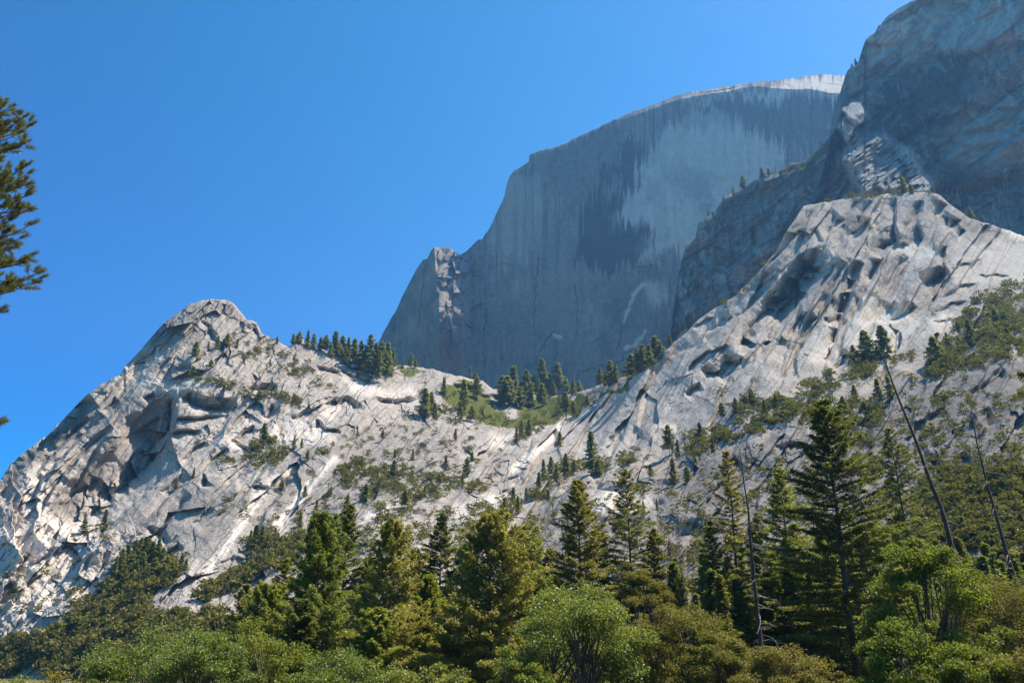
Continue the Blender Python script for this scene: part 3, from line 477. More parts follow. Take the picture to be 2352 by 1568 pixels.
dpl = brush(dome.X, dome.Y, [z2((1735, 920), (1790, 760), (1850, 692)), z2((1735, 1090), (1800, 1070), (1860, 985)), z2((1310, 1010), (1340, 1020))], 7)
o = dome.build('granite_dome', M_dome, dict(along=dome.P[..., 2], across=dome.P[..., 0] * 1.8, stain_shade=np.clip(np.maximum(dst, stripes * .8), 0, 1), pale=np.maximum(dpa * (1 - dst * .7), dpl * .6), warm=polys(dome.X, dome.Y, [(z2((1740, 250), (1830, 250), (2091, 250), (2000, 640), (1900, 560)), .45), (z2((330, 1000), (570, 480), (600, 480), (590, 700), (480, 1000)), .8), ([(1120, 560), (1180, 400), (1260, 380), (1240, 600), (1180, 700)], .3), ([(1280, 560), (1330, 460), (1330, 760), (1260, 800)], .3), ([(1640, 250), (1760, 330), (1740, 400), (1640, 330)], .35)], 16), grass=dome.X * 0))
tag(o, 'huge granite dome with a sheer shaded streaked face and a thin sunlit rounded summit', 'mountain', kind='structure')

# ---- the dark cliff at the right and its lower buttress
SKY_CLIFF = [(1440, 930), (1482, 835), (1500, 812), (1540, 770), (1548, 700), (1558, 620), (1575, 570), (1598, 547), (1605, 514), (1643, 484), (1662, 454), (1695, 435), (1733, 416), (1789, 394), (1812, 377), (1864, 364), (1885, 337), (1905, 318), (1918, 296), (1926, 272), (1932, 235), (1934, 202), (1942, 184), (1947, 160), (1965, 152), (1984, 140),
    (1987, 109), (1990, 88), (2012, 71), (2018, 60), (2055, 22), (2104, -2), (2200, -60), (2352, -130), (2520, -180), (2900, -160), (3200, 60)]
def depth_cliff(X, Y):
    d = dirs(X, Y); n = np.array([-.60, -.77, .22]); n = n / np.linalg.norm(n)
    p0 = at(2100, 200, 1240.0); t = ((p0 - CAM) @ n) / (d @ n); return t * d[..., 1]
CL_STEPS = [(z3((1120, 390), (1230, 400), (1350, 390), (1480, 320), (1560, 300), (1760, 290), (1830, 280)), 30, 30, 40), (z3((1130, 260), (1350, 240), (1400, 130), (1560, 90)), 12, 10, 20), (z3((1110, 600), (1112, 700), (1080, 780)), -26, 6, 40), (z3((950, 700), (1000, 640), (1110, 595)), -30, 30, 26),
    (z3((1640, 330), (1800, 420), (2091, 520)), 10, 9, 20), (z3((1500, 830), (1700, 800), (1950, 760), (2091, 640)), 14, 12, 18), (z3((1500, 1160), (1700, 1140), (1900, 1090), (2091, 1060)), 16, 14, 16), (z3((1650, 560), (1800, 640), (2091, 660)), 9, 8, 16), (z3((440, 1115), (600, 1060), (800, 1000)), -18, 8, 14), (z3((430, 1180), (560, 1150), (640, 1190), (760, 1180)), 14, 12, 18), (z3((900, 850), (930, 1000), (900, 1100)), 12, 9, 16), (z4((170, 470), (240, 540), (360, 570)), 12, 12, 14), (z4((0, 720), (90, 715), (190, 740)), 14, 20, 14), (z3((990, 470), (1000, 560), (970, 650)), 9, 8, 14)]
def relief_cliff(s, X, Y, P):
    a = P[..., 0] * .8 - P[..., 1] * .6; b = P[..., 2]
    th = np.radians(28); u = a * np.cos(th) + b * np.sin(th); c = a * np.sin(th) - b * np.cos(th)
    q = 8 * fbm(a / 60, b / 60, 51, 4); s.u = u; s.c = c
    r = 40 * fbm(a / 260, b / 260, 52, 3) + 7 * fbm(a / 40, b / 60, 53, 4, .6)
    r = r + fsoft((u + q) / 190, (c + q) / 55, 54, 1.6, 26) * 22 + fsoft((a + q) / 42, (b + q) / 95, 55, 1.6, 40) * 10 + 5 * fbm(u / 34, c / 10, 63, 4, .6) + facets((u + q) / 15, (c + q) / 10, 56, 1.3) * 2.2 + (saw((c + q) / 34, 5) + saw(-(u + q) / 52, 6, .2) + saw((c + q) / 11, 1.5)) * np.clip(fbm(a / 90, b / 90, 59, 2) * 3 + .4, 0, 1)
    butt = sstep(1960, 1820, X - (Y - 400) * .25)
    r = r + butt * (facets((a + q) / 44, (b + q) / 90, 57, 1.5) * 16 + 60 * sstep(1700, 1900, X) * sstep(520, 380, Y))
    # sunlit rubble apron below the wall
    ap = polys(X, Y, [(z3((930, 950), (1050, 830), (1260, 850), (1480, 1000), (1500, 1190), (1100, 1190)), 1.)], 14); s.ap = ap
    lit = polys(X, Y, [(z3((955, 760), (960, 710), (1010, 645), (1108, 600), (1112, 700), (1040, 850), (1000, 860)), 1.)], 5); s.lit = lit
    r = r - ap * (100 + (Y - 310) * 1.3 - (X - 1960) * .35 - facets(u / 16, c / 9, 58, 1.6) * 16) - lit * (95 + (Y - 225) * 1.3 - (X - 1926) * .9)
    return r + apply_steps(CL_STEPS, X, Y, s.R0)
print('cliff'); cliff = Sheet(SKY_CLIFF, [(1430, 960), (1560, 900), (1900, 640), (2100, 620), (2500, 760), (3100, 900)], 1436, 3000, 1150, 560, depth_cliff, relief_cliff, 4.0, 31)
CGR = [(z3((560, 1090), (600, 1060), (700, 1000), (760, 985), (810, 1000), (700, 1050), (580, 1095)), .8), (z3((440, 1120), (560, 1085), (560, 1100), (450, 1135)), .7), (z3((790, 980), (850, 890), (900, 870), (880, 930)), .7), (z3((440, 1160), (560, 1150), (600, 1180), (470, 1180)), .6), (z4((0, 720), (90, 700), (190, 740), (60, 740)), .7), (z3((90, 1400), (240, 1270), (340, 1200), (330, 1240), (150, 1380)), .5), (z3((1580, 1140), (1900, 1060), (2091, 1010), (2091, 1050), (1800, 1140)), .4)]
o = cliff.build('cliff', M_cliff, dict(along=cliff.u, across=cliff.c, stain_shade=polys(cliff.X, cliff.Y, [(z3((1200, 560), (1480, 340), (1800, 300), (1700, 700), (1300, 900), (1130, 800)), .8), (z3((1370, 160), (1520, 100), (1640, 160), (1500, 300), (1370, 310)), .4), (z3((1600, 1100), (2200, 1000), (2200, 1350), (1650, 1250)), .3)], 16) + np.clip(fbm(cliff.X / 12 + 6 * vn(cliff.X / 50, cliff.Y / 50, 154), cliff.Y / 34, 152, 5, .62) * 1.4 - .1, 0, .5),
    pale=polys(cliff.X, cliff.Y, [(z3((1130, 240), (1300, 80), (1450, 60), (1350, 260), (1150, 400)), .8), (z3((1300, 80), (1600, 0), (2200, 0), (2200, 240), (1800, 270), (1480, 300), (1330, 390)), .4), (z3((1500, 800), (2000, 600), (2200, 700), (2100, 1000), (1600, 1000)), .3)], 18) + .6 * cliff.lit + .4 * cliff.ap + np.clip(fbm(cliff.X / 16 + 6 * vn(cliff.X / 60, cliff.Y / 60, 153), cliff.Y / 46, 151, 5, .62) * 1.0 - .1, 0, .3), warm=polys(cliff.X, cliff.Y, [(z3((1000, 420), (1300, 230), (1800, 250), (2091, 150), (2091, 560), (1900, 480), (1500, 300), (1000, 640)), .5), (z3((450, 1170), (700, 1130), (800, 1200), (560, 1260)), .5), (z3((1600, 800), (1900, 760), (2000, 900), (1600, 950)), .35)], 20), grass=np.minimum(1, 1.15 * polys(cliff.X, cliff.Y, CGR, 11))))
tag(o, 'tall dark shaded granite cliff with a lower wooded buttress in front of the dome', 'cliff', kind='structure')
# ------------------------------------------------------------------ valley floor
def ground_mat():
    m, t, out = mat('forest_floor'); g = G(t); co = g.n('ShaderNodeNewGeometry').outputs['Position']
    n = g.noise(co, .35, 6, .6); n2 = g.noise(co, .03, 4)
    c = g.mix(g.rng(n, .35, .65), (.05, .06, .02), (.13, .11, .06)); c = g.mix(g.rng(n2, .5, .7), c, (.05, .075, .02))
    b = g.n('ShaderNodeBsdfDiffuse'); g.l(c, b.inputs[0]); g.l(b.outputs[0], out.inputs[0]); return m
gx_, gy_ = np.meshgrid(np.r_[-5000, -3500, -2000, np.linspace(-700, 900, 81), 2000, 3500, 5000], np.r_[-3000, -1500, -500, np.linspace(-120, 420, 61), 700, 1500, 4000, 6000])
gz_ = 1.2 * fbm(gx_ / 60, gy_ / 60, 77, 3) * (np.hypot(gx_, gy_) < 1200) - .4 - 7.2 * sstep(6, 55, gy_)
idx = np.arange(gx_.size).reshape(gx_.shape)
me = new_mesh('ground', np.stack([gx_, gy_, gz_], -1).reshape(-1, 3), np.stack([idx[:-1, :-1], idx[:-1, 1:], idx[1:, 1:], idx[1:, :-1]], -1).reshape(-1, 4), ground_mat(), None, True)
tag(obj('ground', me), 'flat forest floor of the valley under the trees', 'ground', kind='structure')
# ------------------------------------------------------------------ plants: shared builders
class MB:
    """collects quads and tubes for one mesh"""
    def __init__(s): s.v = []; s.f = []; s.n = 0
    def add(s, v, f):
        s.v.append(np.asarray(v, float).reshape(-1, 3)); s.f.append(np.asarray(f) + s.n); s.n += len(s.v[-1])
    def blades(s, c, d, w, l, wd):
        """kite-shaped blades: centre c, axis d, side w, length l, width wd"""
        n = len(c); l = np.broadcast_to(l, n)[:, None]; wd = np.broadcast_to(wd, n)[:, None]
        v = np.stack([c - d * l * .5, c + w * wd * .5 - d * l * .05, c + d * l * .5, c - w * wd * .5 - d * l * .05], 1)
        s.add(v, np.arange(4 * n).reshape(n, 4))
    def tube(s, p, r, k=6):
        p = np.asarray(p, float); r = np.asarray(r, float); n = len(p)
        t = np.gradient(p, axis=0); t /= np.linalg.norm(t, axis=1)[:, None] + 1e-9
        a = np.cross(t, np.where(np.abs(t[:, :1]) < .8, [[1., 0, 0]], [[0, 1., 0]])); a /= np.linalg.norm(a, axis=1)[:, None] + 1e-9; b = np.cross(t, a)
        an = np.arange(k) * 2 * math.pi / k
        v = p[:, None] + r[:, None, None] * (a[:, None] * np.cos(an)[None, :, None] + b[:, None] * np.sin(an)[None, :, None])
        i = np.arange(n - 1)[:, None] * k; j = np.arange(k)[None]
        s.add(v, np.stack([i + j, i + (j + 1) % k, i + k + (j + 1) % k, i + k + j], -1).reshape(-1, 4))
    def mesh(s, name, m, smooth=False): return new_mesh(name, np.concatenate(s.v), np.concatenate(s.f), m, None, smooth)
def unit(v): return v / (np.linalg.norm(v, axis=-1, keepdims=True) + 1e-9)
def rdirs(rs, n): return unit(rs.normal(size=(n, 3)))

def conifer(seed, H, Rm, cb, style='fir', dens=1.0, leaf=.42, lw=.11, trunk_r=None, lean=0.0, prof=.75, gap=.0):
    """trunk with limbs, and a crown of needle sprays; returns two meshes-in-the-making, base at the origin"""
    rs = np.random.RandomState(seed); T = MB(); C = MB(); tr = trunk_r or H * .012
    zz = np.linspace(0, H, 14); wob = np.stack([.12 * tr * 6 * fbm(zz / 9, zz * 0 + seed, seed, 3), .12 * tr * 6 * fbm(zz / 9, zz * 0 + seed, seed + 3, 3), zz], 1)
    wob[:, 0] += lean * zz
    T.tube(wob, tr * (1 - .96 * (zz / H) ** .9) * np.where(zz < H * .03, 1.25, 1), 8)
    n = int({'fir': 150, 'cedar': 165, 'pine': 80, 'young': 140}[style] * dens ** .5)
    bulge = rs.uniform(.75, 1.2, 9)
    for k in range(n):
        t = cb + (1 - cb) * (1 - ((k + rs.uniform(0, 1)) / n) ** (1.15 if style != 'pine' else .9)); az = k * 2.39996 + rs.uniform(-.5, .5)
        q = (t - cb) / (1 - cb)
        if style == 'pine': pr = (min(1, (1 - q) * 1.7 + .10)) * min(1, .45 + q * 2.2)
        else: pr = ((1 - q) ** prof * min(1, .62 + q * 2.5)) + .03
        L = Rm * pr * rs.uniform(.55, 1.15) * bulge[int(az * 1.43) % 9]
        if rs.uniform() < gap: L *= rs.uniform(.2, .6)
        L = max(L, .35)
        e = {'fir': -.12 + .75 * q, 'cedar': -.05 + .9 * q, 'pine': .05 + .6 * q, 'young': .35 + .7 * q}[style] + rs.uniform(-.15, .15)
        droop = {'fir': .22, 'cedar': .30, 'pine': .10, 'young': .05}[style] * (1 - q)
        base = np.array([np.interp(t * H, zz, wob[:, 0]), np.interp(t * H, zz, wob[:, 1]), t * H])
        hd = np.array([math.cos(az), math.sin(az), 0]); sd = np.array([-hd[1], hd[0], 0])
        s = np.linspace(0, 1, 5)[:, None]
        def at_s(s): return base + hd * (L * s * math.cos(e)) + np.array([0, 0, 1]) * (L * (s * math.sin(e) - droop * s * s + (droop * .7 if style != 'cedar' else .12) * s ** 3))
        T.tube(at_s(s), np.linspace(tr * .16 + .01, .008, 5), 3)
        if style == 'pine':      # tufts at the ends of the twigs
            m = max(4, int(L * 6.5 * dens)); ss = rs.uniform(.35, 1.0, m); cen = at_s(ss[:, None]) + rs.normal(size=(m, 3)) * L * np.array([.13, .13, .07])
            k2 = 16; cc = np.repeat(cen, k2, 0); dd = unit(rdirs(rs, m * k2) + hd * .5 + np.array([0, 0, .55])); ln = rs.uniform(.7, 1.15, m * k2) * leaf
            C.blades(cc + dd * ln[:, None] * .5, dd, unit(np.cross(dd, rdirs(rs, m * k2))), ln, lw)
        else:
            m = max(5, int(L * (6.2 if style == 'fir' else 6.0) * dens)); ss = np.sort(rs.uniform(.16, 1, m)); sgn = np.where(np.arange(m) % 2, 1, -1)
            tl = L * .40 * (1.08 - ss) * rs.uniform(.6, 1.2, m) + .22
            td = unit(hd[None] * .75 + sd[None] * sgn[:, None] * .85 + np.array([0, 0, 1]) * rs.uniform(-.25, .12, m)[:, None])
            st = at_s(ss[:, None]); k2 = 13
            f = rs.uniform(0, 1, (m, k2)); cc = st[:, None] + td[:, None] * (tl[:, None] * f)[..., None] + rs.normal(size=(m, k2, 3)) * np.array([.10, .10, .09 if style == 'fir' else .17]) * (leaf / .42)
            dd = unit(td[:, None] + rs.normal(size=(m, k2, 3)) * np.array([.5, .5, .3]) + np.array([0, 0, {'fir': -.05, 'cedar': -.28, 'young': .45}[style]]))
            cc = cc.reshape(-1, 3); dd = dd.reshape(-1, 3); nn = unit(np.array([0, 0, 1.]) + rs.normal(size=dd.shape) * (.45 if style == 'fir' else .75))
            C.blades(cc, dd, unit(np.cross(dd, nn)), leaf * rs.uniform(.6, 1.2, len(cc)), lw * rs.uniform(.7, 1.4, len(cc)))
    m = 40; cc = np.array([wob[-1, 0], wob[-1, 1], H]) + np.stack([rs.normal(size=m) * .14, rs.normal(size=m) * .14, -rs.uniform(-.02, .05, m) * H], 1); dd = unit(rdirs(rs, m) * .6 + np.array([0, 0, 1.])); C.blades(cc, dd, unit(np.cross(dd, rdirs(rs, m))), leaf, lw)
    return T, C

def broadleaf(seed, H, Rx, cb=.3, stems=2, clumps=42, per=300, leaf=.22, tr=.2, flat=.7, spread=.2, up=.5):
    rs = np.random.RandomState(seed); T = MB(); C = MB()
    fork = np.array([0, 0, H * cb * .5]); tips = []
    for i in range(stems):
        a = i * 2 * math.pi / stems + rs.uniform(-.6, .6); top = np.array([math.cos(a) * Rx * .35, math.sin(a) * Rx * .35, H * rs.uniform(.72, .86)])
        s = np.linspace(0, 1, 9)[:, None]; p = fork * 0 + s * top + np.sin(s * 3.1) * rs.normal(size=3) * np.array([.3, .3, 0]) * Rx * .2; T.tube(p, tr * (1 - .8 * s[:, 0]) / (1 + .25 * (stems - 1)) ** .5, 7); tips.append(p)
    for k in range(clumps):
        d = unit(rs.normal(size=3) + np.array([0, 0, .25])); rad = rs.uniform(.45, 1.0) ** .6
        cz = (cb + (1 - cb) * .48) * H; c = np.array([d[0] * Rx * rad, d[1] * Rx * rad, cz + d[2] * H * (1 - cb) * .5 * rad]); c[:2] *= (1.1 - .5 * max(0, (c[2] / H - .55)))
        p = tips[rs.randint(stems)]; j = int(np.clip((c[2] / H - .25) * 9, 1, 7)); b = p[j]; s = np.linspace(0, 1, 6)[:, None]
        T.tube(b + (c - b) * s + np.array([0, 0, 1]) * np.sin(s * 3.14) * rs.uniform(-.06, .12) * H, np.linspace(tr * .28, .015, 6), 4)
        r = rs.uniform(.7, 1.35) * Rx * spread * 1.15
        for q in range(3):     # twigs inside the clump
            e = c + rdirs(rs, 1)[0] * r * .8; T.tube(np.stack([c - (c - b) * .12, (c + e) / 2 + rs.normal(size=3) * r * .1, e]), [.025, .015, .006], 3)
        n = int(per * rs.uniform(.6, 1.3)); dd = rdirs(rs, n); rr = rs.uniform(.0, 1.0, n) ** .6
        pos = c + dd * (rr * r)[:, None] * np.array([1, 1, flat]) * (1 + .35 * vn(dd[:, 0] * 2.5 + k, dd[:, 2] * 2.5, seed))[:, None]
        nn = unit(rs.normal(size=(n, 3)) * .8 + np.array([0, 0, up])); ax = unit(np.cross(nn, rdirs(rs, n)))
        C.blades(pos, ax, np.cross(nn, ax), leaf * rs.uniform(.5, 1.5, n), leaf * .72)
    return T, C

def plant_root(name, P, rz=0.0, sc=1.0):
    o = bpy.data.objects.new(name, None); COL.objects.link(o); o.location = P; o.rotation_euler = (0, 0, rz); o.scale = (sc, sc, sc) if not hasattr(sc, '__len__') else sc
    o.empty_display_size = .5; return o

# ------------------------------------------------------------------ scrub on the mountainsides
def shrub_mesh(seed, n, m):
    rs = np.random.RandomState(seed); C = MB(); k = 7
    cen = np.stack([rs.uniform(-.75, .75, k), rs.uniform(-.75, .75, k), rs.uniform(.2, 1.25, k)], 1); r = rs.uniform(.34, .6, k)
    i = rs.randint(0, k, n); d = rdirs(rs, n); d[:, 2] = np.abs(d[:, 2]) * .9 - .15; p = cen[i] + d * (r[i] * rs.uniform(.7, 1.05, n))[:, None]
    nn = unit(d + rs.normal(size=(n, 3)) * .6); ax = unit(np.cross(nn, rdirs(rs, n))); C.blades(p, ax, np.cross(nn, ax), rs.uniform(.22, .46, n), rs.uniform(.18, .32, n))
    return C
SCRUB = [  # (where, how closely, smallest, largest half-width in metres, label of the patch)
    (z5((1000, 578), (1250, 605), (1500, 685), (1850, 745), (1930, 820), (1700, 772), (1480, 732), (1250, 640)), 26, 1.6, 3.4, 'dark green bush on the long ledge under the rounded peak'),
    (z5((1290, 470), (1380, 360), (1500, 360), (1700, 400), (1990, 640), (2091, 720), (2000, 700), (1700, 560), (1500, 520)), 16, 1.4, 3.0, 'bush among the broken rocks on the right shoulder of the rounded peak'),
    (z5((1460, 1100), (1600, 1010), (1720, 980), (1770, 1100), (1700, 1180), (1500, 1150)), 22, 1.6, 3.2, 'bush in the scrubby bowl above the pale gully'),
    (z5((1320, 1050), (1420, 1080), (1430, 1150), (1340, 1140)), 24, 1.4, 2.6, 'bush beside the scrubby bowl above the pale gully'), (z5((1850, 1120), (1950, 1080), (2091, 1000), (2091, 1040), (1900, 1150)), 18, 1.4, 2.6, 'bush along the edge of the smooth middle slope'),
    (z6((600, 1020), (700, 900), (830, 760), (1000, 800), (1120, 900), (1010, 1000), (900, 1060), (930, 1180), (760, 1290), (600, 1370), (400, 1440), (100, 1530), (-80, 1600), (-80, 1480), (250, 1340), (450, 1180)), 30, 1.8, 3.6, 'dark bush in the dense thicket at the foot of the peak'),
    (z6((-80, 1345), (300, 1250), (430, 1215), (300, 1330), (-80, 1410)), 22, 1.4, 2.6, 'bush in the strip of scrub below the pale rock fall'), (z6((500, 1380), (900, 1200), (1300, 1150), (1500, 1300), (1000, 1568), (200, 1568)), 26, 1.6, 3.2, 'dark bush low on the slope behind the leafy tree'),
    (z6((40, 850), (330, 900), (560, 980), (450, 1090), (180, 1190), (-60, 1150)), 5, 1.2, 2.6, 'lone bush on the pale rock fall'), (z6((480, 620), (760, 640), (640, 780), (380, 900), (420, 700)), 6, 1.2, 2.4, 'bush on the broken ledge below the alcove'), (z6((1000, 830), (1160, 800), (1120, 880), (1020, 900)), 12, 1.4, 2.4, 'bush at the right end of the dark conifer clump'),
    (z6((1190, 1060), (1400, 900), (1700, 740), (1860, 640), (1870, 800), (1600, 910), (1450, 1000), (1250, 1090)), 24, 1.6, 3.4, 'bush in the band of scrub below the smooth slab'), (z6((1470, 720), (1620, 580), (1720, 640), (1620, 750)), 16, 1.4, 2.6, 'bush under the trees by the dark crack in the slab'),
    (z7((0, 240), (150, 215), (450, 300), (650, 330), (900, 365), (900, 425), (600, 405), (400, 430), (190, 460), (0, 340)), 20, 1.4, 3.0, 'bush in the green strip across the middle slope'),
    (z7((0, -20), (700, -40), (900, 180), (700, 300), (300, 190), (0, 190)), 7, 1.1, 2.2, 'small bush on the bare middle slope'), (z7((420, 160), (520, 100), (560, 170), (450, 210)), 14, 1.2, 2.2, 'bush by the small roof on the middle slope'), (z7((690, 30), (800, 50), (860, 120), (780, 160)), 14, 1.2, 2.2, 'bush in the hollow left of the pale slab'),
    (z7((150, 490), (420, 400), (640, 420), (560, 500), (250, 560)), 9, 1.2, 2.2, 'bush above the pale slides in the middle'), (z7((0, 330), (80, 420), (60, 640), (-120, 760), (-120, 420)), 8, 1.2, 2.4, 'bush left of the pale slides in the middle'), (z7((420, 600), (520, 560), (560, 640), (420, 680)), 12, 1.2, 2.0, 'bush below the pale slides in the middle'),
    (z2((640, 1450), (980, 1510), (1040, 1510), (1480, 1410), (1580, 1410), (1400, 1568), (500, 1568), (240, 1500)), 18, 1.1, 2.6, 'bush on the green saddle below the dome'), (z2((560, 1330), (760, 1350), (900, 1480), (700, 1450)), 12, 1.2, 2.4, 'bush on the upper saddle'), (z2((0, 1190), (220, 1240), (100, 1250), (0, 1230)), 14, 1.2, 2.4, 'bush beside the ridge wood'),
    (z2((1500, 1390), (1800, 1225), (1980, 1110), (2000, 1130), (1800, 1270), (1540, 1430)), 16, 1.3, 2.6, 'bush along the left edge of the bright slab'), (z7((1060, 20), (1300, -60), (1220, 60), (1070, 110)), 20, 1.4, 2.6, 'bush in the gully below the saddle'), (z7((800, 560), (950, 500), (1060, 560), (1000, 640)), 16, 1.4, 2.4, 'bush above the pointed conifer tops in the middle'),
    (z7((1120, 430), (1250, 280), (1400, 190), (1430, 300), (1300, 400), (1150, 480)), 22, 1.3, 2.6, 'bush round the conifer group on the lower slab'), (z7((1430, 230), (1600, 170), (1650, 250), (1560, 310), (1450, 310)), 22, 1.3, 2.4, 'bush at the foot of the tall lone conifer'), (z7((1640, 220), (1800, 140), (1910, 150), (1890, 220), (1720, 260)), 24, 1.3, 2.4, 'bush on the reddish ledge at the slab foot'), (z7((900, 420), (1100, 420), (1000, 520)), 6, 1.2, 2.0, 'bush on the streaked lower slab'),
    (z7((1000, 490), (1100, 440), (1160, 480), (1060, 560)), 16, 1.3, 2.4, 'bush in the crease of the lower slab'), (z4((680, 1360), (780, 1305), (930, 1290), (985, 1340), (880, 1400), (720, 1425)), 26, 1.3, 2.4, 'bush on the ledge under the bright slab'), (z4((300, 1420), (700, 1400), (900, 1420), (1200, 1410), (1230, 1568), (300, 1568)), 20, 1.3, 2.6, 'bush in the scrub behind the tall dark fir'), (z4((220, 1370), (260, 1340), (290, 1380), (250, 1410)), 20, 1.3, 2., 'bush in a crack at the slab foot'),
    (z4((1000, 1280), (1050, 1160), (1180, 1140), (1215, 1260), (1100, 1290)), 34, 1.4, 2.8, 'dark round bush under the twin conifers on the slab'), (z4((850, 1260), (880, 1205), (925, 1215), (915, 1275)), 30, 1.2, 2.0, 'dark bush left of the twin conifers'), (z4((980, 1300), (1020, 1245), (1060, 1270), (1040, 1310)), 26, 1.2, 2.0, 'dark bush left of the twin conifers'),
    (z4((1400, 1310), (1480, 1220), (1640, 1010), (1800, 800), (1950, 720), (2160, 640), (2160, 1110), (1930, 1190), (1640, 1240), (1450, 1320)), 20, 1.4, 3.0, 'bush on the scrubby right-hand hillside'), (z4((1300, 1140), (1400, 1120), (1420, 1180), (1310, 1190)), 16, 1.2, 2.2, 'bush left of the scrubby right-hand hillside'), (z4((1650, 1240), (1800, 1290), (1760, 1310), (1640, 1270)), 20, 1.2, 2.0, 'bush below the scrubby right-hand hillside'),
    (z4((1520, 1400), (1580, 1365), (1650, 1390), (1640, 1440), (1560, 1460)), 30, 1.0, 1.9, 'bush perched on the grey rocks above the leaning snag'), (z4((1740, 1400), (1800, 1390), (1820, 1440), (1760, 1450)), 22, 1.0, 1.6, 'bush perched on the grey rocks above the leaning snag'), (z4((1400, 1340), (1500, 1320), (1480, 1480), (1380, 1440)), 12, 1.0, 1.9, 'bush beside the leaning snag'),
    (z8((1040, 40), (1300, 100), (1420, 280), (1300, 440), (1060, 300)), 9, 1.0, 2.2, 'bush on the rocks left of the leaning snag'), (z8((1440, -20), (1640, 20), (1600, 130), (1480, 140)), 12, 1., 2., 'bush on the rocks right of the leaning snag'), (z8((1480, 330), (1700, 270), (2120, 320), (2120, 600), (1900, 720), (1480, 740), (1420, 480)), 17, 1.2, 2.6, 'bush in the shaded scrub at the right edge'), (z8((0, 60), (450, 0), (490, 50), (200, 130), (60, 230)), 22, 1.2, 2.4, 'bush on the ledge behind the bare snag'),
    (z4((815, 186), (900, 162), (1000, 166), (1100, 146), (1180, 158), (1300, 138), (1480, 126), (1560, 140), (1560, 150), (1480, 142), (1300, 150), (1100, 168), (900, 182)), 34, 1.2, 2.6, 'bush on the flat top of the bright slab'), (z4((670, 395), (740, 350), (800, 345), (800, 370), (720, 400)), 26, 1.3, 2.4, 'bush on the brow above the brown overhang'), (z4((560, 620), (1080, 480), (1120, 500), (880, 460)), 2.5, 1., 1.8, 'small bush in a crack of the bright slab'), (z4((100, 1050), (900, 700), (1000, 1250), (300, 1300)), 1.3, 1., 1.8, 'small bush in a crack of the bright slab'),
    (z4((230, 810), (340, 730), (480, 570), (590, 450), (600, 470), (500, 590), (350, 760), (250, 830)), 12, 1.2, 2.4, 'bush along the left skyline of the bright slab'),
    ([(1180, 1250), (1240, 1150), (1500, 1120), (1800, 1010), (2360, 900), (2360, 1420), (1180, 1420)], 5, 1.0, 2.2, 'bush on the shaded lower slope behind the valley trees'), ([(2000, 960), (2360, 860), (2360, 1300), (2000, 1300)], 4, 1.0, 2.0, 'bush among the grey rocks at the right edge'), ([(440, 1180), (980, 960), (1200, 960), (1100, 1230), (900, 1250)], 4.5, 1.0, 2.0, 'small bush on the bare middle slope'), ([(640, 1300), (900, 1180), (1200, 1150), (1240, 1300), (640, 1420)], 7, 1.2, 2.2, 'bush on the lower slope just above the cedar tops'),
]
SCRUB_CLIFF = [(z3((440, 1125), (600, 1065), (720, 1000), (860, 880), (900, 870), (820, 1000), (600, 1100), (450, 1140)), 18, 1.6, 3.2, 'bush on the grassy rim of the dark buttress'), (z3((60, 1500), (220, 1290), (330, 1190), (360, 1210), (240, 1330), (120, 1520)), 15, 1.6, 3.2, 'bush on the left rim of the dark buttress'), (z4((0, 460), (120, 420), (300, 560), (300, 640), (0, 640)), 8, 1.6, 3., 'bush in the dark cleft of the buttress'), (z4((0, 700), (200, 720), (260, 800), (0, 740)), 12, 1.6, 2.8, 'bush on the low knob left of the bright slab'),
    (z3((1600, 1150), (1900, 1080), (2091, 1030), (2091, 1060), (1800, 1150), (1640, 1180)), 8, 1.5, 2.6, 'bush on the shaded ledge of the right-hand cliff'), (z3((1040, 400), (1120, 330), (1130, 370), (1060, 410)), 18, 1.4, 2.2, 'bush on the corner of the right-hand cliff'), (z3((440, 1170), (700, 1160), (760, 1220), (500, 1200)), 5, 1.5, 2.6, 'bush on the dark buttress face')]
pts = []; rs = np.random.RandomState(5)
for lst, sh in ((SCRUB, slope), (SCRUB_CLIFF, cliff)):
    for poly, dens, s0, s1, lab in lst:
        p = np.array(poly); lo = p.min(0); hi = p.max(0)
        n = int(dens * (hi - lo).prod() / 1000.0 * 2.4); x = rs.uniform(lo[0], hi[0], n); y = rs.uniform(lo[1], hi[1], n)
        x2 = x + 14 * fbm(x / 30, y / 30, 81, 3); y2 = y + 14 * fbm(x / 30, y / 30, 82, 3)
        k = in_poly(x2, y2, poly) & (fbm(x / 16, y / 10, 83, 3) > (-.14 if dens > 15 else .02)); x = x[k]; y = y[k]
        P, R = sh.pos(x, y)
        for q in range(len(x)):
            if y[q] > 1640: continue
            sz = rs.uniform(s0, s1) * rs.uniform(.6, 1.25) * 1.75 * (1.0 if R[q] > 450 else .8); pts.append((sz / R[q], sz, P[q], lab, R[q]))
pts.sort(key=lambda t: -t[0]); pts = pts[:290] + [pts[290 + i] for i in rs.permutation(len(pts) - 290)[:6500]]
SH = [shrub_mesh(300 + i, 210, L_shrub) for i in range(6)]; SHM = [c.mesh('bush', L_shrub) for c in SH]
print('scrub', len(pts))
for i, (_, sz, P, lab, R) in enumerate(pts[:290]):
    o = obj('bush', SHM[i % 6]); o.location = P - np.array([0, 0, sz * .15]); o.rotation_euler = (0, 0, rs.uniform(0, 6.28)); o.scale = (sz * rs.uniform(.8, 1.25), sz, sz * rs.uniform(.8, 1.2)); tag(o, lab, 'bush', lab.replace('bush', 'bushes', 1))
SB = MB(); lowm = [np.concatenate(shrub_mesh(320 + i, 90, None).v) for i in range(6)]
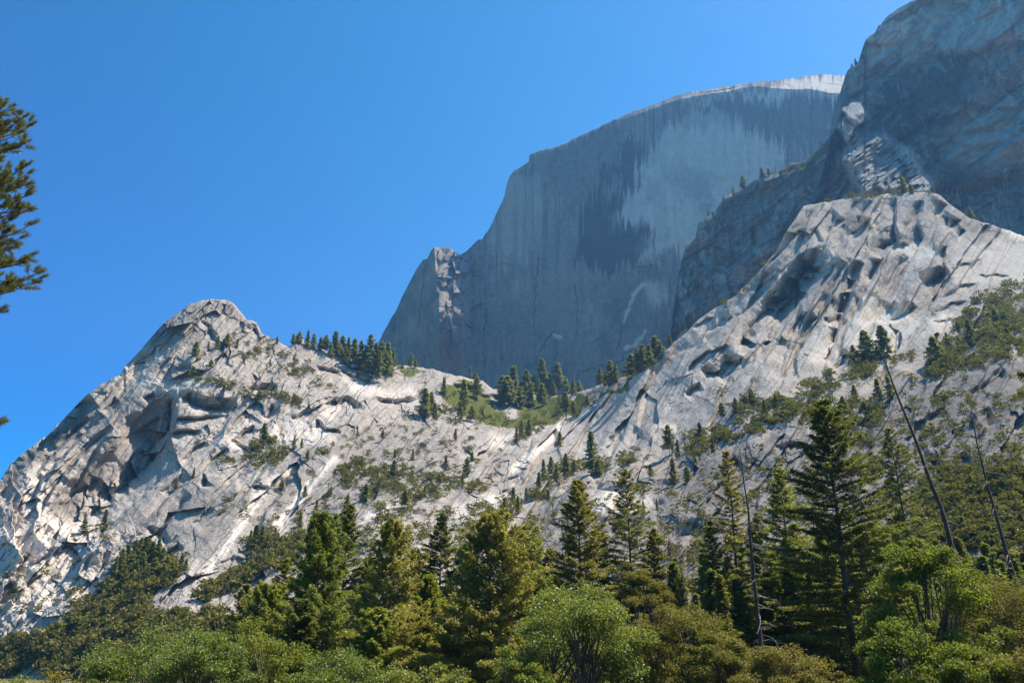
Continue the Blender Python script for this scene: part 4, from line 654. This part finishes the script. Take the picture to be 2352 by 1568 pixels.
for i, (_, sz, P, lab, R) in enumerate(pts[290:]):
    v = lowm[i % 6]; a = rs.uniform(0, 6.28); ca, sa = math.cos(a), math.sin(a)
    w = np.stack([v[:, 0] * ca - v[:, 1] * sa, v[:, 0] * sa + v[:, 1] * ca, v[:, 2]], 1) * sz * np.array([1, 1, rs.uniform(.8, 1.2)]) + P - np.array([0, 0, sz * .15]); SB.add(w, np.arange(len(w)).reshape(-1, 4))
tag(obj('scrub', SB.mesh('scrub', L_shrub)), 'grey green chaparral scrub scattered over the ledges and cracks of the mountainsides', 'scrub', kind='stuff')

# ------------------------------------------------------------------ conifers on the mountainsides (base position and height as seen)
FARM = []
for i in range(6):
    T, C = conifer(400 + i, 20.0, (5.6, 6.4, 5.0, 6.8, 5.8, 7.2)[i], (.06, .12, .04, .18, .1, .25)[i], 'fir', .26, 1.35, .42, .3, 0, .8, .15)
    FARM.append((T.mesh('trunk', M_bark), C.mesh('crown', L_far)))
FAR_TREES = [
    ('conifer in the ridge wood left of the dome foot', [(674, 790, 24), (686, 791, 30), (706, 800, 42), (720, 804, 38), (735, 807, 34), (748, 811, 42), (768, 816, 56), (785, 822, 52), (800, 826, 52), (812, 838, 62), (828, 842, 62), (848, 846, 80), (862, 852, 66), (875, 856, 72), (890, 858, 72), (902, 850, 50), (794, 838, 40), (818, 850, 50), (838, 856, 56), (855, 862, 60), (870, 866, 62), (884, 868, 60), (760, 822, 34), (776, 826, 40), (898, 866, 44)]),
    ('conifer on the green saddle below the dome', [(944, 843, 32), (925, 846, 18), (955, 846, 22), (1155, 932, 70), (1166, 936, 74), (1180, 932, 92), (1210, 926, 78), (1238, 920, 52), (1246, 934, 55), (1066, 942, 72), (1095, 917, 52), (1020, 908, 42), (1272, 902, 32), (1318, 906, 36), (1350, 932, 26), (975, 957, 66), (990, 952, 52), (1058, 962, 40), (1195, 938, 50), (1222, 936, 46), (1150, 940, 46), (1000, 965, 40), (1085, 970, 38), (1188, 1014, 36), (1200, 1008, 44), (1215, 1000, 38), (1300, 940, 40), (1320, 955, 34)]),
    ('conifer at the saddle end of the bright slab', [(1380, 890, 46), (1404, 886, 58), (1416, 882, 48), (1392, 888, 36), (1453, 868, 56), (1466, 860, 62), (1480, 850, 60), (1494, 840, 50), (1508, 826, 56), (1520, 818, 34), (1540, 796, 28)]),
    ('conifer below the cap of the rounded peak', [(446, 832, 46), (499, 803, 32), (521, 798, 32), (512, 806, 28), (478, 806, 22), (637, 790, 18), (545, 800, 22), (484, 848, 22), (620, 842, 18)]),
    ('conifer on the cliffs right of the alcove', [(605, 1014, 40), (675, 1032, 30), (692, 1030, 22), (640, 1060, 26), (706, 1060, 26), (236, 1222, 44), (190, 1226, 30), (443, 1100, 24), (404, 1124, 24)]),
    ('conifer in the dark clump at the foot of the peak', [(262, 1330, 44), (275, 1318, 48), (288, 1308, 48), (296, 1330, 46), (305, 1300, 50), (318, 1296, 52), (322, 1325, 48), (332, 1300, 54), (345, 1305, 52), (350, 1335, 46), (358, 1304, 56), (368, 1318, 52), (372, 1340, 40), (380, 1330, 44), (392, 1338, 40), (310, 1345, 40), (335, 1350, 40), (284, 1350, 38), (415, 1310, 34), (425, 1318, 30)]),
    ('conifer by the dark crack left of centre', [(585, 1268, 56), (600, 1262, 50), (572, 1262, 40), (612, 1270, 38), (632, 1240, 26), (646, 1128, 24), (700, 1140, 24), (726, 1180, 30), (690, 1210, 30)]),
    ('lone conifer on the middle slope', [(904, 1098, 40), (840, 1154, 40), (930, 1169, 42), (1024, 1076, 30), (1073, 1094, 40), (949, 1057, 26), (908, 1052, 20), (1063, 1117, 30), (1010, 1115, 24), (865, 1130, 22), (975, 1140, 24), (800, 1160, 26), (760, 1140, 22), (1046, 1010, 26), (880, 1010, 22), (820, 1000, 22), (1085, 1060, 24), (990, 1110, 18)]),
    ('tall slender conifer standing alone on the lower slab', [(1361, 1091, 98)]),
    ('conifer in the group on the lower slab', [(1301, 1094, 52), (1268, 1106, 56), (1249, 1102, 46), (1280, 1110, 44), (1240, 1120, 36), (1375, 1096, 40), (1286, 1027, 36), (1320, 1090, 34), (1180, 1160, 40), (1210, 1150, 30), (1190, 1180, 40), (1160, 1180, 36), (1260, 1150, 26)]),
    ('conifer on the reddish ledges below the slab', [(1538, 1046, 68), (1549, 1113, 58), (1496, 1094, 28), (1560, 1050, 40), (1580, 1110, 36), (1610, 1010, 40), (1600, 1080, 30), (1640, 1040, 34), (1480, 1180, 30), (1510, 1170, 24)]),
    ('conifer beside the round bush on the bright slab', [(1995, 826, 64), (2037, 832, 80), (1965, 836, 42)]),
    ('conifer in the scrub under the bright slab', [(2022, 919, 46), (2048, 919, 50), (1729, 930, 36), (1692, 956, 42), (1785, 937, 32), (1967, 922, 36), (1760, 960, 40), (1850, 960, 36), (1880, 940, 30), (1660, 960, 34), (1940, 945, 34), (1990, 960, 36)]),
    ('conifer on the scrubby right-hand hillside', [(2235, 795, 56), (2153, 836, 58), (2180, 800, 34), (2290, 740, 28), (2320, 790, 34), (2205, 770, 30)]),
    ('conifer on the flat top of the bright slab', [(2080, 444, 38), (2029, 446, 14), (2232, 502, 24), (2258, 512, 18), (2095, 445, 22), (2145, 446, 18)]),
]
FAR_CLIFF = [('conifer on the rim of the dark buttress', [(1752, 411, 27), (1709, 433, 31), (1686, 448, 21), (1767, 399, 20), (1664, 462, 14), (1640, 500, 16), (1625, 520, 14)]), ('stunted conifer on the corner of the right-hand cliff', [(1968, 152, 18), (1984, 138, 16), (1958, 156, 10)]), ('conifer on the shaded ledge of the right-hand cliff', [(2205, 440, 34), (2335, 400, 20), (2280, 430, 16), (2150, 170, 14)]), ('conifer in the dark cleft of the buttress', [(1615, 570, 22), (1600, 590, 26), (1590, 640, 26), (1612, 620, 22), (1572, 660, 22), (1650, 600, 18)])]
rs = np.random.RandomState(8); nft = 0
def far_tree(P, h, lab):
    global nft
    T, C = FARM[nft % 6]; nft += 1; sc = h / 20.0; wd = rs.uniform(.75, 1.35)
    r = plant_root('conifer', P - np.array([0, 0, .4]), rs.uniform(0, 6.28), (sc * wd, sc * wd, sc)); obj('trunk', T, r); obj('crown', C, r)
    tag(r, lab, 'tree', lab.replace('conifer', 'conifers', 1)); return r
for lst, sh in ((FAR_TREES, slope), (FAR_CLIFF, cliff)):
    for lab, ts in lst:
        for X, Y, h in ts:
            P, R = sh.pos(np.array([X]), np.array([float(Y)])); far_tree(P[0], h / F * np.linalg.norm(P[0]) * 1.02, lab)
for X, Y, h in [(1245, 905, 80), (1282, 905, 70), (1262, 905, 45), (1092, 885, 30), (1080, 880, 36), (1225, 905, 44), (1300, 908, 40), (1330, 906, 30)]:
    far_tree(at(X, Y, 1330.0), h / F * 1500, 'dark conifer in the dome shadow behind the saddle')
# ------------------------------------------------------------------ the valley trees in front
GZ = -7.2
def put(name, T, C, bark, leafm, X, Y, R, H, Rm, hw, label, group=None, dz=0):
    """stand a tree so that its top is seen at (X, Y) at distance R, with its crown hw wide each side"""
    top = at(X, Y, float(R)); z0 = GZ + dz; h = top[2] - z0; d = np.linalg.norm(top - CAM); w = hw / F * d
    r = plant_root(name, (top[0], top[1], z0), 0, (w / Rm, w / Rm, h / H))
    obj('trunk', T.mesh('trunk', bark, True) if hasattr(T, 'mesh') else T, r); obj('crown', C.mesh('crown', leafm) if hasattr(C, 'mesh') else C, r)
    return tag(r, label, 'tree', group)
CONIFERS = [  # kind, X, Y of the top, distance, half width, where the crown starts, density, bark, needles, label
    ('cedar', 742, 1186, 122, 92, .10, 1.15, M_bark_red, L_green, 'bushy green cedar leading the row of conifers, left of the lacy dark fir'),
    ('fir', 802, 1162, 138, 84, .08, 1.1, M_bark, L_fir, 'lacy dark green fir between the bushy cedar and the brown-flecked cedar'),
    ('cedar', 905, 1205, 112, 112, .12, .8, M_bark_red, L_cedar, 'thin yellowish cedar flecked with brown dead sprays'),
    ('fir', 1015, 1180, 150, 72, .22, 1.05, M_bark, L_fir, 'rounded dark fir behind the bright young cedar'),
    ('young', 985, 1328, 122, 80, .05, 1.3, M_bark_red, L_green, 'bright green young cedar in front of the rounded dark fir'),
    ('cedar', 1130, 1190, 104, 140, .14, .95, M_bark_red, L_cedar, 'large open cedar with a thick reddish trunk showing through its crown'),
    ('cedar', 1195, 1215, 118, 86, .1, .9, M_bark_red, L_green, 'green cedar pressed against the right side of the large open cedar'),
    ('pine', 1218, 1176, 172, 52, .45, 1.1, M_bark, L_pine, 'small pine top showing behind the large open cedar'),
    ('fir', 1326, 1105, 128, 104, .20, 1.0, M_bark, L_pine, 'olive green tiered fir with bare trunk below, above the white-flecked maple'),
    ('fir', 1436, 1083, 150, 92, .24, .85, M_bark, L_fir, 'airy green fir standing just right of the olive tiered fir'),
    ('fir', 1628, 1198, 152, 50, .35, .9, M_bark, L_green, 'slim pale green fir left of the bare snag'),
    ('fir', 1668, 1038, 150, 62, .28, .75, M_bark, L_pine, 'tall thin sparse conifer immediately left of the bare snag'),
    ('fir', 1787, 1075, 138, 80, .26, 1.0, M_bark, L_green, 'green pointed fir between the bare snag and the tallest dark fir'),
    ('fir', 1889, 922, 114, 150, .13, 1.25, M_bark, L_fir, 'tallest dark fir with wide drooping tiers and a heavy trunk'),
    ('fir', 2040, 985, 150, 84, .22, .75, M_bark, L_fir, 'thin-crowned fir right behind the tallest dark fir'),
    ('fir', 568, 1345, 140, 62, .06, 1.0, M_bark, L_cedar, 'small pointed fir at the left end of the conifer row'),
    ('cedar', 618, 1352, 128, 78, .06, 1.1, M_bark_red, L_green, 'light green cedar between the leafy tree and the bushy cedar'),
    ('fir', 1545, 1292, 150, 56, .1, 1.0, M_bark, L_green, 'short green fir below the brown dead conifer'),
    ('fir', 870, 1400, 100, 95, .06, 1.1, M_bark, L_green, 'low dark fir at the foot of the brown-flecked cedar'),
    ('cedar', 1060, 1400, 112, 92, .06, 1.1, M_bark_red, L_cedar, 'low cedar filling the gap left of the thick reddish trunk'),
    ('fir', 700, 1380, 112, 84, .06, 1.1, M_bark, L_fir, 'low dark fir under the bushy green cedar'),
    ('fir', 662, 1285, 150, 70, .06, 1.0, M_bark, L_cedar, 'yellow green fir peeping out left of the bushy green cedar'),
    ('cedar', 852, 1288, 142, 72, .06, 1.0, M_bark_red, L_green, 'green cedar filling the gap between the lacy dark fir and the brown-flecked cedar'),
    ('fir', 958, 1262, 150, 66, .06, 1.0, M_bark, L_cedar, 'olive fir behind the brown-flecked cedar on its right'),
    ('cedar', 1072, 1256, 148, 74, .06, 1.0, M_bark_red, L_green, 'green cedar between the rounded dark fir and the large open cedar'),
    ('fir', 1262, 1262, 150, 70, .06, 1.0, M_bark, L_cedar, 'olive fir in the gap left of the tiered fir'),
    ('fir', 1384, 1224, 152, 62, .06, 1.0, M_bark, L_green, 'small green fir between the tiered fir and the airy fir'),
    ('fir', 1500, 1216, 150, 62, .06, 1.0, M_bark, L_pine, 'olive fir right of the airy green fir'),
    ('fir', 1738, 1180, 148, 64, .06, 1.0, M_bark, L_cedar, 'olive fir right behind the bare snag'),
    ('cedar', 1225, 1330, 112, 80, .06, 1.0, M_bark_red, L_green, 'low green cedar behind the left side of the maple'),
]
for i, (kind, X, Y, R, hw, cb, dens, bark, lm, lab) in enumerate(CONIFERS):
    top = at(X, Y, float(R)); H = top[2] - GZ; w = hw / F * np.linalg.norm(top - CAM)
    T, C = conifer(500 + i, H, w * 1.32, cb, kind, dens * (1.15 if R < 130 else 1.0), .46 if kind != 'pine' else .5, .15 if kind != 'pine' else .06, H * .0115 * (1.35 if 'thick' in lab or 'heavy' in lab else 1), .028 if X == 1889 else 0, .62 if kind != 'cedar' else .5, .12)
    if X == 1889:      # its trunk leans: shift the base so that the top stays where it is
        for q in T.v + C.v: q[:, 0] -= .028 * H
    put('pine_tree' if kind == 'pine' else 'cedar_tree' if kind in ('cedar', 'young') else 'fir_tree', T, C, bark, lm, X, Y, R, H, 1, F / np.linalg.norm(top - CAM), lab)

# the shaded stand behind, made from a few trees copied
BACK = []
for i in range(5):
    T, C = conifer(560 + i, 30.0, (4.6, 5.2, 4.0, 5.6, 4.4)[i], (.15, .3, .1, .25, .2)[i], ('fir', 'fir', 'cedar', 'fir', 'cedar')[i], .7, .65, .2, .36, 0, .75, .12)
    BACK.append((T.mesh('trunk', M_bark, True), C.mesh('crown', (L_fir, L_green, L_cedar, L_fir, L_green)[i])))
rs = np.random.RandomState(33)
stand = [(x + rs.uniform(-14, 14), 0) for x in range(1240, 2460, 24)] + [(x + rs.uniform(-14, 14), 1) for x in range(1480, 2460, 30)] + [(x + rs.uniform(-12, 12), 2) for x in range(440, 1240, 44)]
TL = np.array([(400, 1480), (560, 1420), (700, 1330), (900, 1320), (1240, 1300), (1330, 1330), (1420, 1290), (1500, 1300), (1600, 1270), (1700, 1190), (1800, 1220), (1950, 1150), (2050, 1150), (2150, 1230), (2250, 1200), (2352, 1180), (2470, 1150)], float)
for k, (X, row) in enumerate(stand):
    Y = np.interp(X, TL[:, 0], TL[:, 1]) + (rs.uniform(0, 110) if row == 0 else rs.uniform(60, 190) if row == 1 else rs.uniform(20, 160)); R = rs.uniform(150, 195) if row != 1 else rs.uniform(118, 150)
    top = at(X, Y, R); h = top[2] - GZ; T, C = BACK[rs.randint(5)]; sw = h / 30.0 * rs.uniform(1.0, 1.5)
    r = plant_root('conifer', (top[0], top[1], GZ), rs.uniform(0, 6.28), (sw, sw, h / 30.0)); obj('trunk', T, r); obj('crown', C, r)
    lab = 'conifer in the shaded stand behind the front trees on the right' if X > 1240 else 'conifer in the stand behind the cedars on the left'
    tag(r, lab, 'tree', 'conifers in the shaded stand' if X > 1240 else 'conifers behind the cedars')

BROAD = [  # X, Y of the top, distance, half width, crown start, stems, clumps, leaves per clump, leaf size, leaves, name, label
    (384, 1412, 92, 132, .12, 3, 60, 330, .20, L_alder, 'leafy_tree', 'light green leafy tree with thin grey stems at the left foot of the picture'),
    (486, 1446, 84, 108, .10, 3, 46, 330, .20, L_alder, 'leafy_tree', 'leafy green tree just right of the thin-stemmed leafy tree'),
    (590, 1418, 92, 112, .10, 2, 46, 320, .20, L_maple, 'leafy_tree', 'bushy green tree in front of the light green cedar'),
    (268, 1500, 88, 70, .10, 2, 34, 300, .20, L_alder, 'leafy_tree', 'low leafy tree at the left end of the front trees'),
    (60, 1552, 88, 100, .08, 2, 30, 300, .20, L_alder, 'leafy_tree', 'low leafy tree in the bottom left corner'),
    (180, 1535, 92, 80, .08, 2, 30, 300, .20, L_oak, 'leafy_tree', 'low olive tree near the bottom left corner'),
    (1322, 1332, 84, 150, .10, 4, 84, 380, .21, L_alder, 'maple_tree', 'round maple flecked with white glints in the middle of the front row'),
    (1180, 1475, 78, 80, .10, 2, 34, 330, .20, L_maple, 'leafy_tree', 'low bright leafy tree at the left foot of the round maple'),
    (790, 1490, 84, 120, .10, 3, 40, 300, .2, L_alder, 'leafy_tree', 'low dull green tree at the foot of the lacy dark fir'),
    (985, 1500, 84, 110, .10, 3, 40, 300, .2, L_alder, 'leafy_tree', 'low dull green tree left of the thick reddish trunk'),
    (1474, 1298, 98, 66, .45, 3, 34, 420, .17, L_oak, 'oak_tree', 'golden oak with an umbrella crown on crooked bare limbs'),
    (1560, 1372, 90, 130, .12, 3, 62, 430, .17, L_oak, 'oak_tree', 'broad golden green oak right of the round maple'),
    (1470, 1420, 86, 90, .12, 3, 44, 430, .17, L_oak, 'oak_tree', 'dense golden oak between the round maple and the broad oak'),
    (1640, 1440, 84, 80, .12, 3, 36, 420, .17, L_oak, 'oak_tree', 'low golden oak on the right shoulder of the broad oak'),
    (1800, 1478, 78, 112, .10, 3, 54, 430, .17, L_oak, 'oak_tree', 'low golden oak under the bare snag'),
    (1935, 1512, 76, 60, .10, 2, 26, 400, .17, L_oak, 'oak_tree', 'small golden oak at the foot of the tallest dark fir'),
    (2105, 1226, 80, 112, .14, 3, 74, 360, .22, L_maple, 'maple_tree', 'bright sunlit green maple below the leaning snags'),
    (2075, 1400, 74, 100, .12, 3, 40, 330, .22, L_maple, 'maple_tree', 'lower green maple in front of the bright sunlit maple'),
    (2272, 1312, 84, 135, .16, 3, 68, 430, .17, L_oak, 'oak_tree', 'brownish golden oak at the right edge, next to the bright maple'),
    (2200, 1470, 72, 110, .10, 3, 44, 360, .2, L_maple, 'leafy_tree', 'low leafy green tree under the brownish golden oak'),
    (2350, 1480, 70, 110, .10, 3, 40, 400, .18, L_oak, 'oak_tree', 'dark low oak in the bottom right corner'),
]
for i, (X, Y, R, hw, cb, stems, cl, per, leaf, lm, nm, lab) in enumerate(BROAD):
    top = at(X, Y, float(R)); H = top[2] - GZ; d = np.linalg.norm(top - CAM); w = hw / F * d
    T, C = broadleaf(700 + i, H, w, cb, stems, int(cl * 1.2), int(per * 1.5), leaf * 1.12, H * .018, 0.65 if lm is L_oak else .6, .21 if lm is L_oak else .225, .9 if lm is L_oak else .5)
    put(nm, T, C, M_bark, lm, X, Y + 4, R, H, 1, F / d, lab)

# ---- dead trees
def snag(name, pts, R, r0, seed, nb, blen, label, side=0, t0=.1, t1=.97, bark=None, droop=.5, top_r=.12, z0=GZ):
    """dead trunk through the given photo positions (base first) at distance R, each bare branch a part of its own"""
    rs = np.random.RandomState(seed); bark = bark or M_bark_dead
    W = np.array([at(x, y, float(R)) for x, y in pts]); base = W[0].copy()
    if base[2] > z0:      # carry the trunk down to the ground along its own line
        dirn = (W[1] - W[0]) / (W[1][2] - W[0][2]); base = W[0] + dirn * (z0 - W[0][2]); W = np.concatenate([base[None], W], 0)
    W = W - base; s = np.r_[0, np.cumsum(np.linalg.norm(np.diff(W, axis=0), axis=1))]; L = s[-1]; q = np.linspace(0, L, 22); p = np.stack([np.interp(q, s, W[:, k]) for k in range(3)], 1)
    p = p + np.stack([fbm(q / 3, q * 0, seed, 3), fbm(q / 3, q * 0, seed + 1, 3), q * 0], 1) * .12; p[0] = W[0]
    r = plant_root(name, base); T = MB(); rad = r0 * (1 - (1 - top_r) * (q / L)) ; T.tube(p, rad, 9); obj('trunk', T.mesh('trunk', bark, True), r)
    for k in range(nb):
        t = t0 + (t1 - t0) * (k + rs.uniform(0, 1)) / nb; b = np.array([np.interp(t * L, q, p[:, j]) for j in range(3)])
        az = (0 if side > 0 else math.pi) + rs.normal() * 1.0 if side and rs.uniform() < .75 else rs.uniform(0, 6.28)
        l = blen * rs.uniform(.35, 1.1) * (1 - .75 * t); hd = np.array([math.cos(az), math.sin(az), 0]); e = rs.uniform(-.25, .3); dr = droop * rs.uniform(.3, 1.2); M = MB()
        sg = np.linspace(0, 1, 7)[:, None]; sd = np.array([-hd[1], hd[0], 0]); bp = b + hd * l * sg * math.cos(e) + np.array([0, 0, 1]) * l * (sg * math.sin(e) - dr * sg ** 2.2) + sd * l * .12 * np.sin(sg * rs.uniform(2, 5)) + rs.normal(size=(7, 3)) * l * .018 * (sg > 0)
        br = max(.03, r0 * .17 * (1 - .5 * t)); M.tube(bp, np.linspace(br, .025, 7), 4)
        for w in range(rs.randint(1, 5)):
            j = rs.randint(2, 6); dd = unit(hd * .6 + rs.normal(size=3) * .6 + np.array([0, 0, -.3])); ll = l * rs.uniform(.12, .4); M.tube(np.stack([bp[j], bp[j] + dd * ll * .5 + rs.normal(size=3) * ll * .08, bp[j] + dd * ll + np.array([0, 0, -.15 * ll])]), [.03, .022, .015], 3)
        obj('branch', M.mesh('branch', M_bark_dead), r)
    return tag(r, label, 'dead tree')
snag('dead_tree', [(1748, 1490), (1738, 1380), (1728, 1280), (1719, 1180), (1709, 1110), (1699, 1030)], 104, .38, 1, 46, 6.5, 'bare snag with drooping pale branches on its right side', 1, .3, .97, M_bark_burnt)
snag('dead_tree', [(2213, 1318), (2185, 1250), (2163, 1170), (2128, 1085), (2103, 1010), (2066, 920), (2044, 860), (2030, 822), (2006, 785), (1986, 768)], 118, .55, 2, 26, 6.0, 'dark leaning snag with a bent top in front of the bright slab', -1, .3, .95, M_bark_burnt)
snag('dead_tree', [(2350, 1390), (2318, 1290), (2290, 1190), (2265, 1100), (2240, 1000), (2232, 960)], 112, .50, 3, 28, 6.0, 'dark leaning snag nearest the right edge, with bare side branches', 0, .2, .97, M_bark_burnt)
snag('dead_tree', [(1292, 1215), (1291, 1140)], 165, .16, 4, 4, 2, 'short dead stick rising beside the olive tiered fir', 0, .6, .98, M_bark_burnt)
for k, (pts_, R, lab) in enumerate([([(1572, 1345), (1556, 1188)], 160, 'brown dead conifer with fine bare twigs, left of the slim pale fir'), ([(1545, 1360), (1537, 1240)], 166, 'grey dead conifer just left of the brown dead conifer')]):
    top = at(*pts_[1], float(R)); H = top[2] - GZ; T, C = conifer(600 + k, H, 3.2, .3, 'fir', .45, .5, .03, H * .009, 0, .7, .2); put('dead_tree', T, C, M_bark_dead, L_dead, pts_[1][0], pts_[1][1], R, H, 1, F / np.linalg.norm(top - CAM), lab)
for k, (X, Y0, Y1, dx) in enumerate([(2254, 740, 700, -6), (2238, 712, 684, -4), (1976, 860, 800, -4), (2246, 760, 690, -12), (2290, 735, 675, -14), (1345, 1110, 1075, -2), (1238, 1095, 1040, 4), (1700, 1000, 955, -3), (1505, 1080, 1030, -5), (2166, 850, 800, -8)]):
    P, Rr = slope.pos(np.array([X]), np.array([float(Y0)])); R = float(Rr[0]); snag('dead_tree', [(X, Y0 + 2), (X + dx, Y1)], R, .0011 * R * .5, 20 + k, 5, (Y0 - Y1) / F * R * .3, 'thin grey dead stick among the scrub on the slab', 0, .3, .95, M_bark_dead, z0=-99)['group'] = 'dead sticks on the slab'

# ---- the pine at the left edge: trunk outside the picture, branch ends with long needle tufts reaching in
def pine_left():
    rs = np.random.RandomState(90); R = 33.0; ax = at(-235, 700, R); base = np.array([ax[0], R, GZ]); H = 36.0
    r = plant_root('pine_tree', base); T = MB(); C = MB(); z = np.linspace(0, H, 16); T.tube(np.stack([z * 0, z * 0, z], 1), .48 * (1 - .93 * z / H), 10)
    tips = [(70, 262, 0), (86, 280, .8), (38, 240, -.6), (20, 228, .5), (58, 300, -.8), (72, 322, .4), (40, 330, .9), (76, 372, 0), (80, 392, .6), (80, 418, -.6), (50, 382, 1), (34, 410, -1), (78, 442, .3), (50, 452, -.8), (84, 480, .5), (90, 508, -.3), (70, 470, 1), (40, 498, .8), (66, 540, -.5), (22, 540, .4), (88, 580, .6), (106, 622, 0), (112, 632, .3), (70, 590, -.9), (95, 646, .9), (60, 602, .5), (40, 640, -.5), (30, 566, 1.2), (50, 652, 1), (12, 660, 0), (20, 704, .4), (10, 664, -1), (18, 966, 0), (12, 300, 1.4), (14, 360, -1.2), (8, 450, 1.3), (16, 600, -1.3), (24, 460, .2), (16, 510, 1.6), (4, 270, -.4), (30, 290, .1), (44, 270, .6), (10, 400, .5), (56, 420, .1), (24, 340, .9), (34, 520, -.2), (6, 560, .8), (52, 560, .2), (36, 596, -.9), (2, 630, .7)]
    def branch(tip, rise, tw):
        b = np.array([0, 0, tip[2] - rise]); s = np.linspace(0, 1, 10)[:, None]; mid = (b + tip) / 2 + np.array([0, 0, -.9]) + rs.normal(size=3) * .35
        p = (1 - s) ** 2 * b + 2 * s * (1 - s) * mid + s ** 2 * tip; p[1:-1] += rs.normal(size=(8, 3)) * .05; T.tube(p, np.linspace(.06, .016, 10), 5)
        cen = [(tip, unit(p[-1] - p[-2]))]
        for k in range(tw):
            j = rs.randint(4, 9); d = unit(unit(p[-1] - p[-3]) * .8 + rs.normal(size=3) * .55 + np.array([0, 0, .15])); l = rs.uniform(.25, .8); e = p[j] + d * l + np.array([0, 0, .12]); T.tube(np.stack([p[j], p[j] + d * l * .55 + rs.normal(size=3) * .04, e]), [.016, .013, .010], 3); cen.append((e, d))
        for c, d in cen:
            n = 130; dd = unit(rdirs(rs, n) * .8 + d * .95 + np.array([0, 0, .12])); ln = rs.uniform(.17, .29, n); st = c - d * rs.uniform(0, .42, n)[:, None]
            C.blades(st + dd * ln[:, None] * .5, dd, unit(np.cross(dd, rdirs(rs, n))), ln, .017)
    for x, y, dy in tips: branch(at(x - 4, y, R + dy) - base, rs.uniform(1.0, 2.4), 12)
    for k in range(70):      # the rest of the tree, out of the picture
        zc = rs.uniform(9, 35); a = rs.uniform(1.9, 4.5); l = min(4.2, (36.5 - zc) * .7) * rs.uniform(.7, 1); branch(np.array([math.cos(a) * l, math.sin(a) * l, zc]), rs.uniform(.2, 1.5), 6)
    obj('trunk', T.mesh('trunk', M_bark_red), r); obj('crown', C.mesh('crown', L_pine_near), r); tag(r, 'near pine at the left edge, long needle tufts on branch ends against blue sky', 'tree')
pine_left()
# ---- the conifer at the right edge, mostly out of the picture
top = at(2376, 790, 62.0); H = top[2] - GZ; d = np.linalg.norm(top - CAM); T, C = conifer(640, H, 5.2, .12, 'cedar', 1.6, .34, .10, .3, 0, .5, .25); put('cedar_tree', T, C, M_bark, L_fir, 2376, 790, 62, H, 1, F / d, 'dark conifer cut by the right edge, only its branch ends showing')
# ------------------------------------------------------------------ valley air
m, t, out = mat('valley_air'); g = G(t)
pv = g.n('ShaderNodeVolumePrincipled'); pv.inputs['Color'].default_value = (.18, .48, 1.0, 1); pv.inputs['Density'].default_value = .00005; pv.inputs['Anisotropy'].default_value = .3
g.l(pv.outputs[0], out.inputs['Volume'])
zt = max(float(x.P[..., 2].max()) for x in (slope, dome, cliff)) + 30
x0, x1, y0, y1, z0, z1 = -5100, 5100, -3100, 6100, -10.5, zt
v = [(x, y, z) for z in (z0, z1) for y in (y0, y1) for x in (x0, x1)]
o = obj('haze', new_mesh('haze', v, [(0, 2, 3, 1), (4, 5, 7, 6), (0, 1, 5, 4), (2, 6, 7, 3), (0, 4, 6, 2), (1, 3, 7, 5)], m))
tag(o, 'thin blue summer haze filling the whole valley air', 'haze', kind='stuff')
